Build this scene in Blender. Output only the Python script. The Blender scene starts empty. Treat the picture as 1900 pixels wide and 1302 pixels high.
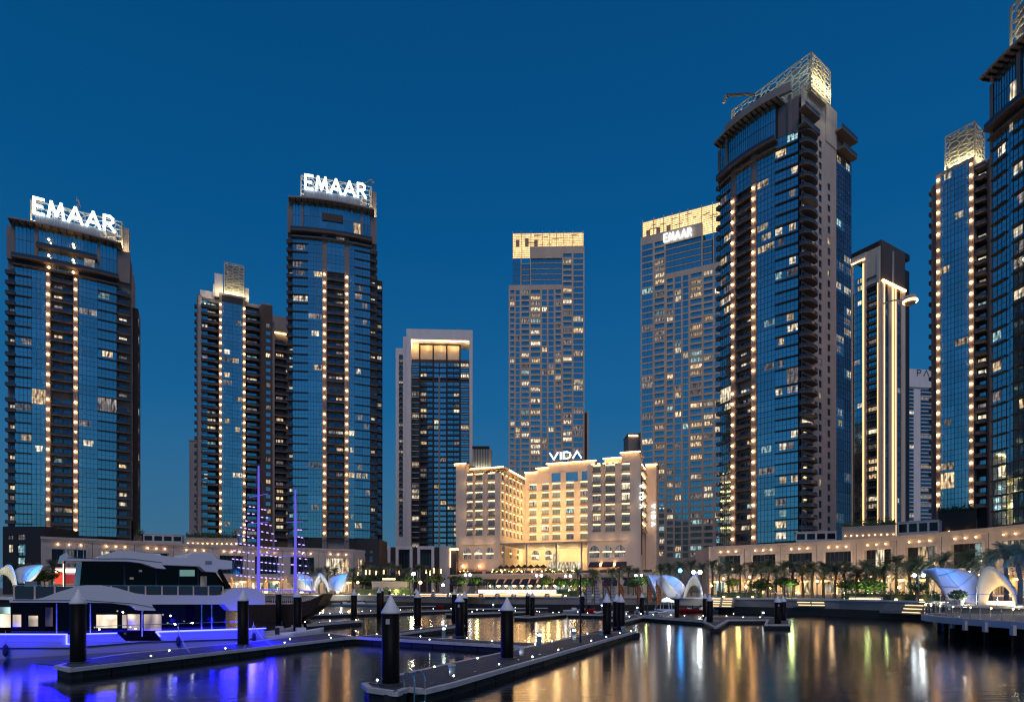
import bpy, math, random
from mathutils import Vector, Matrix
R = random.Random(7)
S = bpy.context.scene
C = S.collection
# ------------------------------------------------------------------ camera, sky, sun, exposure
F = 1100.0; CZ = 4.3; HY = 1090.0; CX = 950.0
cam = bpy.data.cameras.new('camera'); co = bpy.data.objects.new('camera', cam); C.objects.link(co)
co.location = (0, 0, CZ); co.rotation_euler = (math.pi/2, 0, 0)
cam.sensor_width = 36; cam.lens = 36*F/1900; cam.shift_y = (HY-651)/1900; cam.clip_start = .5; cam.clip_end = 9000
S.camera = co
W_ = bpy.data.worlds.new("World"); S.world = W_; W_.use_nodes = True
nt = W_.node_tree; bg = nt.nodes['Background']
sky = nt.nodes.new('ShaderNodeTexSky'); sky.sky_type = 'NISHITA'; sky.sun_disc = False
sky.sun_elevation = math.radians(-1.0); sky.sun_rotation = math.radians(200); sky.ozone_density = 3
tc = nt.nodes.new('ShaderNodeTexCoord'); sp = nt.nodes.new('ShaderNodeSeparateXYZ')
nt.links.new(tc.outputs['Generated'], sp.inputs[0])
cr = nt.nodes.new('ShaderNodeValToRGB'); nt.links.new(sp.outputs['Z'], cr.inputs[0])
e = cr.color_ramp.elements
e[0].position = 0.0; e[0].color = (.065, .16, .275, 1)
e[1].position = 1.0; e[1].color = (.0, .045, .13, 1)
for p, c_ in ((.1, (.034, .128, .245, 1)), (.28, (.006, .094, .235, 1)), (.5, (.0, .067, .20, 1)), (.72, (.0, .050, .155, 1))):
    q = e.new(p); q.color = c_
sc = nt.nodes.new('ShaderNodeVectorMath'); sc.operation = 'SCALE'; sc.inputs[3].default_value = .20
tn = nt.nodes.new('ShaderNodeVectorMath'); tn.operation = 'MULTIPLY'; tn.inputs[1].default_value = (.22, .85, 1.0)
nt.links.new(sky.outputs[0], tn.inputs[0]); nt.links.new(tn.outputs[0], sc.inputs[0])
ad = nt.nodes.new('ShaderNodeVectorMath'); ad.operation = 'ADD'
nt.links.new(cr.outputs[0], ad.inputs[0]); nt.links.new(sc.outputs[0], ad.inputs[1])
nt.links.new(ad.outputs[0], bg.inputs[0]); bg.inputs[1].default_value = 1.0
sl = bpy.data.lights.new('afterglow_sun', 'SUN'); so = bpy.data.objects.new('afterglow_sun', sl); C.objects.link(so)
sl.energy = .78; sl.angle = math.radians(25); sl.color = (1, .78, .74)
so.rotation_euler = (math.radians(40), 0, math.radians(6)); so.location = (0, -50, 200)
S.view_settings.view_transform = 'Standard'; S.view_settings.look = 'None'
S.view_settings.exposure = 0; S.view_settings.gamma = 1
S.cycles.use_denoising = True; S.cycles.max_bounces = 6; S.cycles.glossy_bounces = 4; S.cycles.diffuse_bounces = 2
S.cycles.transmission_bounces = 4; S.cycles.transparent_max_bounces = 8; S.cycles.sample_clamp_indirect = 6
S.cycles.pixel_filter_type = 'BLACKMAN_HARRIS'; S.cycles.filter_width = 1.25; S.cycles.use_light_tree = True; S.cycles.caustics_reflective = False; S.cycles.caustics_refractive = False
ZG = 2.6
# ------------------------------------------------------------------ helpers
def X(px, d): return (px-CX)/F*d
def Z(py, d): return CZ+(HY-py)/F*d
def P2(px, d): return (X(px, d), d)
def onplane(px, py, z):                     # the point of a level surface seen in that direction
    d = (CZ-z)*F/(py-HY); return (X(px, d), d)
class MB:
    def __init__(s): s.v = []; s.f = []; s.m = []; s.mats = []
    def mi(s, mat):
        if mat not in s.mats: s.mats.append(mat)
        return s.mats.index(mat)
    def add(s, vs, fs, mat, M=None):
        b = len(s.v); k = s.mi(mat)
        for p in vs: s.v.append(tuple(M(p)) if M else tuple(p))
        for f in fs: s.f.append(tuple(b+i for i in f)); s.m.append(k)
        return s
    def box(s, x0, x1, y0, y1, z0, z1, mat, M=None):
        return s.add([(x0,y0,z0),(x1,y0,z0),(x1,y1,z0),(x0,y1,z0),(x0,y0,z1),(x1,y0,z1),(x1,y1,z1),(x0,y1,z1)],
              [(0,3,2,1),(4,5,6,7),(0,1,5,4),(1,2,6,5),(2,3,7,6),(3,0,4,7)], mat, M)
    def prism(s, pts, z0, z1, mat, M=None):
        n = len(pts)
        A = sum(pts[i][0]*pts[(i+1)%n][1]-pts[(i+1)%n][0]*pts[i][1] for i in range(n))
        if A < 0: pts = pts[::-1]
        vs = [(x,y,z0) for x,y in pts]+[(x,y,z1) for x,y in pts]
        fs = [tuple(range(n-1,-1,-1)), tuple(range(n,2*n))]+[(i,(i+1)%n,n+(i+1)%n,n+i) for i in range(n)]
        return s.add(vs, fs, mat, M)
    def xprism(s, pts, y0, y1, mat, M=None):            # outline in x,z pushed along y
        n = len(pts)
        A = sum(pts[i][0]*pts[(i+1)%n][1]-pts[(i+1)%n][0]*pts[i][1] for i in range(n))
        if A < 0: pts = pts[::-1]
        vs = [(x,y0,z) for x,z in pts]+[(x,y1,z) for x,z in pts]
        fs = [tuple(range(n)), tuple(range(2*n-1,n-1,-1))]+[((i+1)%n,i,n+i,n+(i+1)%n) for i in range(n)]
        return s.add(vs, fs, mat, M)
    def lathe(s, prof, n, mat, c=(0,0,0), M=None):
        vs = []; fs = []
        for r, z in prof:
            for i in range(n):
                a = 2*math.pi*i/n; vs.append((c[0]+r*math.cos(a), c[1]+r*math.sin(a), c[2]+z))
        k = len(prof)
        for j in range(k-1):
            for i in range(n):
                fs.append((j*n+i, j*n+(i+1)%n, (j+1)*n+(i+1)%n, (j+1)*n+i))
        fs.append(tuple(range(n-1,-1,-1))); fs.append(tuple((k-1)*n+i for i in range(n)))
        return s.add(vs, fs, mat, M)
    def tube(s, pts, r, mat, n=5, r1=None):
        pts = [Vector(p) for p in pts]; vs = []; fs = []; k = len(pts)
        for j, p in enumerate(pts):
            t = (pts[min(j+1,k-1)]-pts[max(j-1,0)]).normalized()
            a = t.cross(Vector((0,0,1)) if abs(t.z) < .9 else Vector((1,0,0))).normalized(); b = t.cross(a)
            rr = r if r1 is None else r+(r1-r)*j/(k-1)
            for i in range(n):
                g = 2*math.pi*i/n; vs.append(p+a*(rr*math.cos(g))+b*(rr*math.sin(g)))
        for j in range(k-1):
            for i in range(n): fs.append((j*n+i, (j+1)*n+i, (j+1)*n+(i+1)%n, j*n+(i+1)%n))
        fs.append(tuple(range(n))); fs.append(tuple((k-1)*n+i for i in range(n-1,-1,-1)))
        return s.add(vs, fs, mat)
    def ball(s, c, r, mat, n=6, sz=1):
        return s.lathe([(r*math.sin(math.pi*j/n)+1e-4, -r*sz*math.cos(math.pi*j/n)) for j in range(n+1)], n+2, mat, c)
    def mesh(s, smooth=False):
        me = bpy.data.meshes.new('m'); me.from_pydata(s.v, [], s.f)
        for m in s.mats: me.materials.append(m)
        me.polygons.foreach_set('material_index', s.m)
        if smooth: me.polygons.foreach_set('use_smooth', [True]*len(s.f))
        me.update(); return me
    def merge(s, o, T):
        b = len(s.v)
        for p in o.v: s.v.append(T(p))
        for f, m in zip(o.f, o.m): s.f.append(tuple(b+i for i in f)); s.m.append(s.mi(o.mats[m]))
class Tm:                                    # a shared mesh plus its builder
    def __init__(s, mb, smooth=False): s.mb = mb; s.me = None; s.sm = smooth
    def mesh(s):
        if s.me is None: s.me = s.mb.mesh(s.sm)
        return s.me
def link(name, me, parent=None, loc=(0,0,0), rz=0, rot=None):
    o = bpy.data.objects.new(name, me); C.objects.link(o)
    if parent: o.parent = parent
    o.location = loc; o.rotation_euler = rot or (0,0,rz); return o
def tag(o, label=None, cat=None, group=None, kind=None):
    if label: o['label'] = label
    if cat: o['category'] = cat
    if group: o['group'] = group
    if kind: o['kind'] = kind
    return o
def frm(ox, oy, a):
    c, s_ = math.cos(a), math.sin(a)
    return lambda p: (ox+p[0]*c-p[1]*s_, oy+p[0]*s_+p[1]*c, p[2])
# ------------------------------------------------------------------ materials
def mat(name, col, rough=.8, metal=0, emis=None, es=0, noise=0, nscale=1.0, rnd=0, spec=.5, bump=0):
    m = bpy.data.materials.new(name); m.use_nodes = True; n = m.node_tree; b = n.nodes['Principled BSDF']
    b.inputs['Roughness'].default_value = rough; b.inputs['Metallic'].default_value = metal
    b.inputs['Specular IOR Level'].default_value = spec
    b.inputs['Base Color'].default_value = (*col, 1)
    if noise or rnd:
        out = None
        hv = n.nodes.new('ShaderNodeHueSaturation'); hv.inputs['Color'].default_value = (*col, 1)
        val = None
        if noise:
            t = n.nodes.new('ShaderNodeTexCoord'); mp = n.nodes.new('ShaderNodeMapping'); mp.inputs['Scale'].default_value = (1,1,.35)
            nz = n.nodes.new('ShaderNodeTexNoise'); nz.inputs['Scale'].default_value = nscale; nz.inputs['Detail'].default_value = 5
            n.links.new(t.outputs['Object'], mp.inputs[0]); n.links.new(mp.outputs[0], nz.inputs[0])
            mr = n.nodes.new('ShaderNodeMapRange'); mr.inputs[1].default_value = .3; mr.inputs[2].default_value = .7
            mr.inputs[3].default_value = 1-noise; mr.inputs[4].default_value = 1+noise
            n.links.new(nz.outputs[0], mr.inputs[0]); val = mr.outputs[0]
            if bump:
                bp = n.nodes.new('ShaderNodeBump'); bp.inputs['Strength'].default_value = bump; bp.inputs['Distance'].default_value = .05
                n.links.new(nz.outputs[0], bp.inputs['Height']); n.links.new(bp.outputs[0], b.inputs['Normal'])
        if rnd:
            oi = n.nodes.new('ShaderNodeObjectInfo'); mr2 = n.nodes.new('ShaderNodeMapRange')
            mr2.inputs[3].default_value = 1-rnd; mr2.inputs[4].default_value = 1+rnd
            n.links.new(oi.outputs['Random'], mr2.inputs[0])
            if val is None: val = mr2.outputs[0]
            else:
                mu = n.nodes.new('ShaderNodeMath'); mu.operation = 'MULTIPLY'
                n.links.new(val, mu.inputs[0]); n.links.new(mr2.outputs[0], mu.inputs[1]); val = mu.outputs[0]
        n.links.new(val, hv.inputs['Value']); n.links.new(hv.outputs[0], b.inputs['Base Color'])
    if emis:
        b.inputs['Emission Color'].default_value = (*emis, 1); b.inputs['Emission Strength'].default_value = es
    return m
def lit(name, ca, cb, s0, s1, pw=1.0):        # window of a lit room: curtains, lamps and dark furniture seen through glass
    m = bpy.data.materials.new(name); m.use_nodes = True; n = m.node_tree; b = n.nodes['Principled BSDF']
    b.inputs['Base Color'].default_value = (.03,.05,.07,1); b.inputs['Roughness'].default_value = .08; b.inputs['Specular IOR Level'].default_value = 1
    t = n.nodes.new('ShaderNodeTexCoord'); oi = n.nodes.new('ShaderNodeObjectInfo')
    cx = n.nodes.new('ShaderNodeCombineXYZ'); ml = n.nodes.new('ShaderNodeMath'); ml.operation = 'MULTIPLY'; ml.inputs[1].default_value = 97
    n.links.new(oi.outputs['Random'], ml.inputs[0]); n.links.new(ml.outputs[0], cx.inputs[0]); n.links.new(ml.outputs[0], cx.inputs[2])
    av = n.nodes.new('ShaderNodeVectorMath'); av.operation = 'ADD'; n.links.new(t.outputs['Object'], av.inputs[0]); n.links.new(cx.outputs[0], av.inputs[1])
    mp = n.nodes.new('ShaderNodeMapping'); mp.inputs['Scale'].default_value = (1.7,1,.45); n.links.new(av.outputs[0], mp.inputs[0])
    nz = n.nodes.new('ShaderNodeTexNoise'); nz.inputs['Scale'].default_value = .8; nz.inputs['Detail'].default_value = 1.5; n.links.new(mp.outputs[0], nz.inputs[0])
    nz2 = n.nodes.new('ShaderNodeTexVoronoi'); nz2.inputs['Scale'].default_value = .8; n.links.new(av.outputs[0], nz2.inputs[0])
    mr = n.nodes.new('ShaderNodeMapRange'); mr.inputs[1].default_value = .36; mr.inputs[2].default_value = .66
    mr.inputs[3].default_value = s0; mr.inputs[4].default_value = s1; n.links.new(nz.outputs[0], mr.inputs[0])
    sp2 = n.nodes.new('ShaderNodeMapRange'); sp2.inputs[1].default_value = .0; sp2.inputs[2].default_value = .3
    sp2.inputs[3].default_value = 3.0; sp2.inputs[4].default_value = 1; n.links.new(nz2.outputs['Distance'], sp2.inputs[0])
    mu = n.nodes.new('ShaderNodeMath'); mu.operation = 'MULTIPLY'; n.links.new(mr.outputs[0], mu.inputs[0]); n.links.new(sp2.outputs[0], mu.inputs[1])
    rr = n.nodes.new('ShaderNodeMapRange'); rr.inputs[3].default_value = .35; rr.inputs[4].default_value = 1.25; n.links.new(oi.outputs['Random'], rr.inputs[0])
    mu2 = n.nodes.new('ShaderNodeMath'); mu2.operation = 'MULTIPLY'; n.links.new(mu.outputs[0], mu2.inputs[0]); n.links.new(rr.outputs[0], mu2.inputs[1])
    mx = n.nodes.new('ShaderNodeMix'); mx.data_type = 'RGBA'; mx.inputs[6].default_value = (*ca,1); mx.inputs[7].default_value = (*cb,1)
    n.links.new(nz.outputs[0], mx.inputs[0]); n.links.new(mx.outputs[2], b.inputs['Emission Color']); n.links.new(mu2.outputs[0], b.inputs['Emission Strength'])
    return m
def emi(name, col, s):
    return mat(name, (min(1,col[0]*.8),min(1,col[1]*.8),min(1,col[2]*.8)), .5, emis=col, es=s)
M = dict(
 beige=mat('beige_render', (.31,.285,.275), .85, noise=.10, nscale=.25),
 pink=mat('rosy_cladding', (.24,.21,.205), .8, noise=.10, nscale=.3),
 white3=mat('bright_white_render', (.86,.82,.79), .85, noise=.06, nscale=.3),
 creamp=mat('cream_plaster', (.74,.62,.50), .85, noise=.08, nscale=.3),
 sand=mat('sand_render', (.70,.56,.43), .85, noise=.1, nscale=.2),
 brown=mat('brown_cladding', (.10,.078,.07), .8, noise=.1, nscale=.3),
 white=mat('white_plaster', (.62,.59,.60), .85, noise=.08, nscale=.3),
 stone=mat('podium_stone', (.46,.43,.42), .8, noise=.12, nscale=.4),
 gdark=mat('dark_shop_glass', (.012,.016,.024), .12, spec=.45, rnd=.3),
 gcur=mat('curtained_glass', (.20,.27,.30), .25, spec=.8, rnd=.25),
 glass=mat('blue_glass', (.40,.64,.68), .04, metal=.9, rnd=.12),
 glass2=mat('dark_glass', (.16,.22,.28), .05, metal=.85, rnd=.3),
 gpal=mat('pale_glass', (.50,.72,.80), .06, metal=.9, rnd=.1),
 mull=mat('mullion_metal', (.05,.06,.08), .5),
 ledge=mat('bronze_ledge', (.035,.032,.036), .6),
 slab=mat('balcony_slab', (.12,.105,.105), .7),
 slabl=mat('light_balcony_slab', (.26,.20,.16), .7),
 railb=mat('bronze_rail', (.20,.16,.13), .6),
 rail=mat('smoked_rail_glass', (.05,.06,.075), .15, spec=.8),
 dark=mat('dark_cladding', (.022,.022,.027), .6),
 lw=lit('lit_room_warm', (1,.58,.24), (1,.80,.50), .05, 1.25),
 lc=lit('lit_room_cool', (.40,.75,.80), (.7,1,.95), .06, .95),
 ln=lit('lit_room_neutral', (1,.74,.44), (1,.90,.68), .08, 1.4),
 ld=lit('lit_room_dim', (.8,.55,.38), (.75,.7,.7), .03, .42),
 lamp=emi('amber_lamp', (1,.50,.17), 34), lampd=emi('tired_amber_lamp', (1,.46,.15), 12),
 warm=emi('warm_led', (1,.58,.23), 7),
 warms=emi('warm_led_soft', (1,.62,.28), 4.2),
 warmx=emi('warm_led_strong', (1,.56,.21), 15),
 crownlit=lit('backlit_crown_screen', (1,.60,.22), (1,.72,.34), 2.0, 2.9),
 wl=emi('white_led', (.75,.88,1), 14),
 signw=emi('sign_letter_face', (.80,.92,1), 3.6),
 lat=mat('lattice_metal', (.62,.56,.42), .6),
 latb=mat('lattice_back', (.10,.12,.13), .6),
 panel=mat('grey_sign_panel', (.30,.33,.36), .6, noise=.1),
 pile=mat('black_pile_sleeve', (.006,.006,.007), .5, spec=.12, noise=.2, nscale=2),
 cap=mat('white_cone_cap', (.88,.9,.92), .5, noise=.05, nscale=3),
 deck=mat('dock_deck', (.07,.072,.085), .75, noise=.25, nscale=3, bump=.3),
 trim=mat('dock_trim', (.56,.56,.57), .6, noise=.12, nscale=2),
 fascia=mat('dock_float', (.018,.018,.020), .6, noise=.2, nscale=1.5),
 steel=mat('stainless', (.7,.7,.72), .25, metal=1),
 quay=mat('quay_concrete', (.27,.25,.235), .85, noise=.15, nscale=.4, bump=.3),
 pave=mat('promenade_paving', (.26,.235,.21), .85, noise=.15, nscale=.3),
 ywh=mat('yacht_gelcoat', (.9,.9,.92), .25, noise=.02),
 ygl=mat('yacht_glass', (.004,.004,.005), .05, spec=.22),
 blue=emi('blue_led', (.04,.05,1), 22),
 bluew=emi('blue_led_core', (.05,.055,1), 12),
 purple=emi('purple_rope_light', (.50,.33,1), 2.6),
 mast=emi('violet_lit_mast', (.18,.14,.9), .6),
 navy=mat('navy_canvas', (.012,.018,.05), .85),
 canvas=mat('cream_canvas', (.55,.42,.28), .85),
 tent=mat('white_tent_membrane', (.70,.70,.66), .6),
 leaf=mat('palm_leaf', (.13,.165,.085), .6, rnd=.25),
 leaf2=mat('tree_leaf', (.06,.11,.03), .6, rnd=.3),
 bark=mat('palm_bark', (.14,.10,.07), .9, noise=.3, nscale=4),
 wood=mat('varnished_wood', (.035,.016,.010), .4, noise=.2, nscale=3),
 red=mat('red_hull', (.5,.02,.02), .4), orange=mat('orange_sail', (.75,.26,.08), .8, noise=.08, nscale=1), sailw=mat('pale_sail', (.55,.57,.58), .8, noise=.08, nscale=1),
 cyan=emi('cyan_flood', (.03,.35,1), 34),
 dklight=emi('deck_light', (.85,.95,.8), 20),
)
M['white2'] = mat('grey_side_render', (.42,.39,.385), .85, noise=.1, nscale=.25)
M['cream'] = mat('peach_lit_post', (.85,.66,.55), .5)  # light on the yacht rail posts is put into their peach tone
M['railg'] = mat('clear_rail_glass', (.85,.9,.92), .02); M['railg'].node_tree.nodes['Principled BSDF'].inputs['Transmission Weight'].default_value = 1; M['railg'].node_tree.nodes['Principled BSDF'].inputs['IOR'].default_value = 1.15
def glass_look():                             # subtle waviness so panes mirror the sky unevenly
    for k in ('glass','glass2','gpal'):
        n = M[k].node_tree; b = n.nodes['Principled BSDF']
        t = n.nodes.new('ShaderNodeTexCoord'); nz = n.nodes.new('ShaderNodeTexNoise'); nz.inputs['Scale'].default_value = .35
        bp = n.nodes.new('ShaderNodeBump'); bp.inputs['Strength'].default_value = .12; bp.inputs['Distance'].default_value = .08
        n.links.new(t.outputs['Object'], nz.inputs[0]); n.links.new(nz.outputs[0], bp.inputs['Height']); n.links.new(bp.outputs[0], b.inputs['Normal'])
glass_look()
# ------------------------------------------------------------------ shared building pieces
_c = {}
def pane_t(w, h, mt, nv=2, nh=1, mw=.09):
    var = R.randrange(4) if mt in ('lw','lc','ln','ld') else 0
    k = ('p', round(w,2), round(h,2), mt, nv, nh, mw, var)
    if k not in _c:
        b = MB()
        if mt in ('lw','lc','ln','ld') and 2.9 < h < 3.7:      # a lit room fills only some of the lights of its bay
            a0, a1 = ((.04,.96),(.02,.62),(.40,.98),(.25,.78))[var]; a0 *= w; a1 *= w
            b.box(0,w,.0,.08,0,h*.28,M['glass']); b.box(0,w,.0,.08,h*.86,h,M['glass']); b.box(a0,a1,.001,.08,h*.28,h*.86,M[mt]); b.box(0,a0,.0,.08,h*.28,h*.86,M['glass']); b.box(a1,w,.0,.08,h*.28,h*.86,M['glass'])
        else: b.box(0,w,.0,.08,0,h,M[mt])
        for i in range(nv+1): u = w*i/nv if nv else 0; b.box(max(0,u-mw/2),min(w,u+mw/2),-.07,.0,0,h,M['mull'])
        for i in range(nh+1): z = h*i/nh; b.box(0,w,-.05,.0,max(0,z-mw/2),min(h,z+mw/2),M['mull'])
        _c[k] = Tm(b)
    return _c[k]
def balc_t(w, dep, sl='slab', hr=1.05, rl='rail', th=.28, rnd=False):
    k = ('b', round(w,2), dep, sl, hr, rl, th, rnd)
    if k not in _c:
        b = MB()
        if rnd:
            pts = [(0,0),(w,0)]+[(w/2+w/2*math.cos(a), -dep*math.sin(a)**.7) for a in [math.pi*i/8 for i in range(1,8)]][::1]+[]
            pts = [(0,0)]+[(w/2-w/2*math.cos(math.pi*i/8), -dep*math.sin(math.pi*i/8)**.6) for i in range(1,8)]+[(w,0)]
            b.prism(pts, 0, th, M[sl]); b.prism([(x,y*.98) for x,y in pts], th, hr, M[rl])
        else:
            b.box(0,w,-dep,0,0,th,M[sl]); b.box(.04,w-.04,-dep+.03,-dep+.08,th,hr,M[rl]); b.box(0,w,-dep,-dep+.1,hr,hr+.07,M['mull'])
            if dep > .5:
                b.box(.03,.08,-dep+.08,0,th,hr,M[rl]); b.box(w-.08,w-.03,-dep+.08,0,th,hr,M[rl])
        _c[k] = Tm(b)
    return _c[k]
def box_t(w, d, h, mt):
    k = ('x', round(w,2), round(d,2), round(h,2), mt)
    if k not in _c: _c[k] = Tm(MB().box(0,w,-d,0,0,h,M[mt]))
    return _c[k]
def lamp_t(r=.5, mt='lamp'):
    k = ('l', r, mt)
    if k not in _c: _c[k] = Tm(MB().ball((0,0,0), r, M[mt], 6), True)
    return _c[k]
def pick(plit, warm=.62):
    x = R.random()
    if x > plit: return None
    y = R.random()
    return 'ld' if y < .34 else ('lw' if y < .6 else ('ln' if y < .6+warm*.5 else 'lc'))
class Thing:
    def __init__(s, name, label, cat, x, y, ang=0, zb=ZG, group=None):
        s.root = link(name, None, None, (x,y,zb), ang); s.root.empty_display_size = 1; tag(s.root, label, cat, group, 'thing')
        s.x, s.y, s.a, s.zb = x, y, ang, zb; s.n = {}; s.over = {}
        s.c, s.s = math.cos(ang), math.sin(ang)
    def u(s, px):                              # place along the front line seen at that column of the photograph
        k = (px-CX)/F; return (k*s.y-s.x)/(s.c-k*s.s)
    def Y(s, u, v=0): return s.y+u*s.s+v*s.c
    def z(s, px, py): return Z(py, s.Y(s.u(px)))
    def add(s, name, tm, u, v, z, f=(0,0,0), tilt=0, lim=300, par=None):
        ox, oy, a = f; T = frm(ox, oy, a); p = T((u,v,z-s.zb))
        s.n[name] = s.n.get(name, 0)+1
        if s.n[name] > lim:
            mb = s.over.setdefault(name, MB()); c_, s_ = math.cos(a), math.sin(a)
            mb.merge(tm.mb, lambda q: (p[0]+q[0]*c_-q[1]*s_, p[1]+q[0]*s_+q[1]*c_, p[2]+q[2])); return None
        o = link(name, tm.mesh(), par or s.root, p, a+tilt); return o
    def part(s, name, mb, smooth=False, kind=None, label=None, par=None):
        o = link(name, mb.mesh(smooth), par or s.root, (0,0,-s.zb) if par is None else (0,0,0))
        if kind: o['kind'] = kind
        if label: o['label'] = label
        return o
    def done(s):
        for k, mb in s.over.items():
            o = link(k, mb.mesh(), s.root); o['kind'] = 'stuff'
def wallgrid(mb, W, z0, z1, ops, depth, mt, T, back=None):
    us = sorted({0.0, W, *[round(o[0],3) for o in ops], *[round(o[1],3) for o in ops]})
    zs = sorted({z0, z1, *[round(o[2],3) for o in ops], *[round(o[3],3) for o in ops]})
    us = [u for u in us if -1e-6 <= u <= W+1e-6]; 
    ow = {}
    def inside(u, z):
        for o in ops:
            if o[0]-1e-3 < u < o[1]+1e-3 and o[2]-1e-3 < z < o[3]+1e-3: return True
        return False
    for j in range(len(zs)-1):
        run = None
        for i in range(len(us)):
            if i < len(us)-1 and not inside((us[i]+us[i+1])/2, (zs[j]+zs[j+1])/2):
                if run is None: run = us[i]
            elif run is not None:
                mb.add([(run,0,zs[j]),(us[i],0,zs[j]),(us[i],0,zs[j+1]),(run,0,zs[j+1])], [(0,1,2,3)], mt, T); run = None
    for a, b, c_, d_ in ops:
        mb.add([(a,0,c_),(b,0,c_),(b,0,d_),(a,0,d_),(a,depth,c_),(b,depth,c_),(b,depth,d_),(a,depth,d_)],
               [(0,4,5,1),(1,5,6,2),(2,6,7,3),(3,7,4,0)], mt, T)
def lattice(mb, W, z0, z1, cell, t, mt, T, dep=.18, seed=1, v=0.0):
    r = random.Random(seed); vx = {}
    h = cell*math.sqrt(3)/2
    def vert(i, j):
        if (i,j) not in vx:
            x = i*cell*.5+r.uniform(-.24,.24)*cell; z = z0+j*h*.5+r.uniform(-.24,.24)*cell
            vx[(i,j)] = (min(max(x,0),W), min(max(z,z0),z1))
        return vx[(i,j)]
    def bar(p, q):
        dx, dz = q[0]-p[0], q[1]-p[1]; L = math.hypot(dx,dz)
        if L < .15: return
        nx, nz = -dz/L*t/2, dx/L*t/2
        vs = [(p[0]+nx,v,p[1]+nz),(q[0]+nx,v,q[1]+nz),(q[0]-nx,v,q[1]-nz),(p[0]-nx,v,p[1]-nz)]
        vs += [(a,v+dep,b) for a,_,b in vs]
        mb.add(vs, [(3,2,1,0),(4,5,6,7),(0,1,5,4),(1,2,6,5),(2,3,7,6),(3,0,4,7)], mt, T)
    ni = int(W/(cell*1.5))+2; nj = int((z1-z0)/h)+2
    for a in range(-1, ni):
        for b in range(-1, nj):
            ci = a*3; cj = b*2+(a%2)
            hexv = [(ci+2,cj),(ci+1,cj+1),(ci-1,cj+1),(ci-2,cj),(ci-1,cj-1),(ci+1,cj-1)]
            for k in range(3): bar(vert(*hexv[k]), vert(*hexv[k+1]))
            if r.random() < .45: bar(vert(*hexv[r.randrange(3)]), vert(*hexv[3+r.randrange(3)]))
    for x0, x1, y0, y1 in ((0,W,z0,z0+t),(0,W,z1-t,z1),(0,t,z0,z1),(W-t,W,z0,z1)): mb.box(x0,x1,v-.01,v+dep+.01,y0,y1,mt,T)
GL = {  # strokes of the letters in a unit box (x, y), thickness given when built
 'E': (.62, [[(0,0),(0,1)],[(0,1),(.6,1)],[(0,.5),(.5,.5)],[(0,0),(.6,0)]]),
 'M': (1.0, [[(0,0),(.18,1)],[(.18,1),(.5,.12)],[(.5,.12),(.82,1)],[(.82,1),(1.0,0)]]),
 'A': (.9, [[(0,0),(.45,1)],[(.45,1),(.9,0)],[(.2,.3),(.7,.3)]]),
 'Λ': (.9, [[(0,0),(.45,1)],[(.45,1),(.9,0)]]),
 'R': (.68, [[(0,0),(0,1)],[(0,1),(.4,1)],[(.4,1),(.58,.88),(.58,.62),(.4,.5)],[(.4,.5),(0,.5)],[(.28,.5),(.7,0)]]),
 'V': (.9, [[(0,1),(.45,0)],[(.45,0),(.9,1)]]), 'I': (.12, [[(.06,0),(.06,1)]]),
 'D': (.8, [[(0,0),(0,1)],[(0,1),(.4,1),(.68,.85),(.8,.5),(.68,.15),(.4,0),(0,0)]]),
 'P': (.65, [[(0,0),(0,1)],[(0,1),(.4,1),(.6,.9),(.6,.6),(.4,.48),(0,.48)]]), 'L': (.55, [[(0,1),(0,0)],[(0,0),(.55,0)]]),
 'C': (.75, [[(.75,.85),(.5,1),(.2,.95),(0,.5),(.2,.05),(.5,0),(.75,.15)]]),
}
def letters(text, h, t, mt, gap=.22, dep=.35, wf=1.0, side=None):
    out = []; x = 0
    for ch in text:
        w, st = GL[ch]; b = MB()
        for k, pl in enumerate(st):
            for i in range(len(pl)-1):
                (x0,y0),(x1,y1) = pl[i], pl[i+1]; x0*=h*wf; x1*=h*wf; y0=y0*(h-t)+t/2; y1=y1*(h-t)+t/2
                L = math.hypot(x1-x0,y1-y0); dx, dz = (x1-x0)/L, (y1-y0)/L; e_ = t*.42
                ax, az, bx, bz = x0-dx*e_, y0-dz*e_, x1+dx*e_, y1+dz*e_; nx, nz = -dz*t/2, dx*t/2
                o = .004*(k*3+i)
                vs = [(ax+nx,-dep-o,az+nz),(bx+nx,-dep-o,bz+nz),(bx-nx,-dep-o,bz-nz),(ax-nx,-dep-o,az-nz)]; vs += [(p,0,q) for p,_,q in vs]
                b.add(vs, [(3,2,1,0),(4,5,6,7),(0,1,5,4),(1,2,6,5),(2,3,7,6),(3,0,4,7)], M[mt])
        out.append((x, b)); x += (w+gap)*h*wf+t*.8
    return out, x-gap*h*wf-t*.8
M['signs'] = emi('small_sign_face', (.85,.93,1), 2.0)
def sign(T, text, u0, u1, v, z, h, t, mt='signw', f=(0,0,0)):
    wf = 1.0
    for _ in range(12):
        L, w = letters(text, h, t, mt, .16, .35, wf); wf *= (u1-u0)/w
    for x, b in L: T.add('letter', Tm(b), u0+x, v, z, f)
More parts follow.
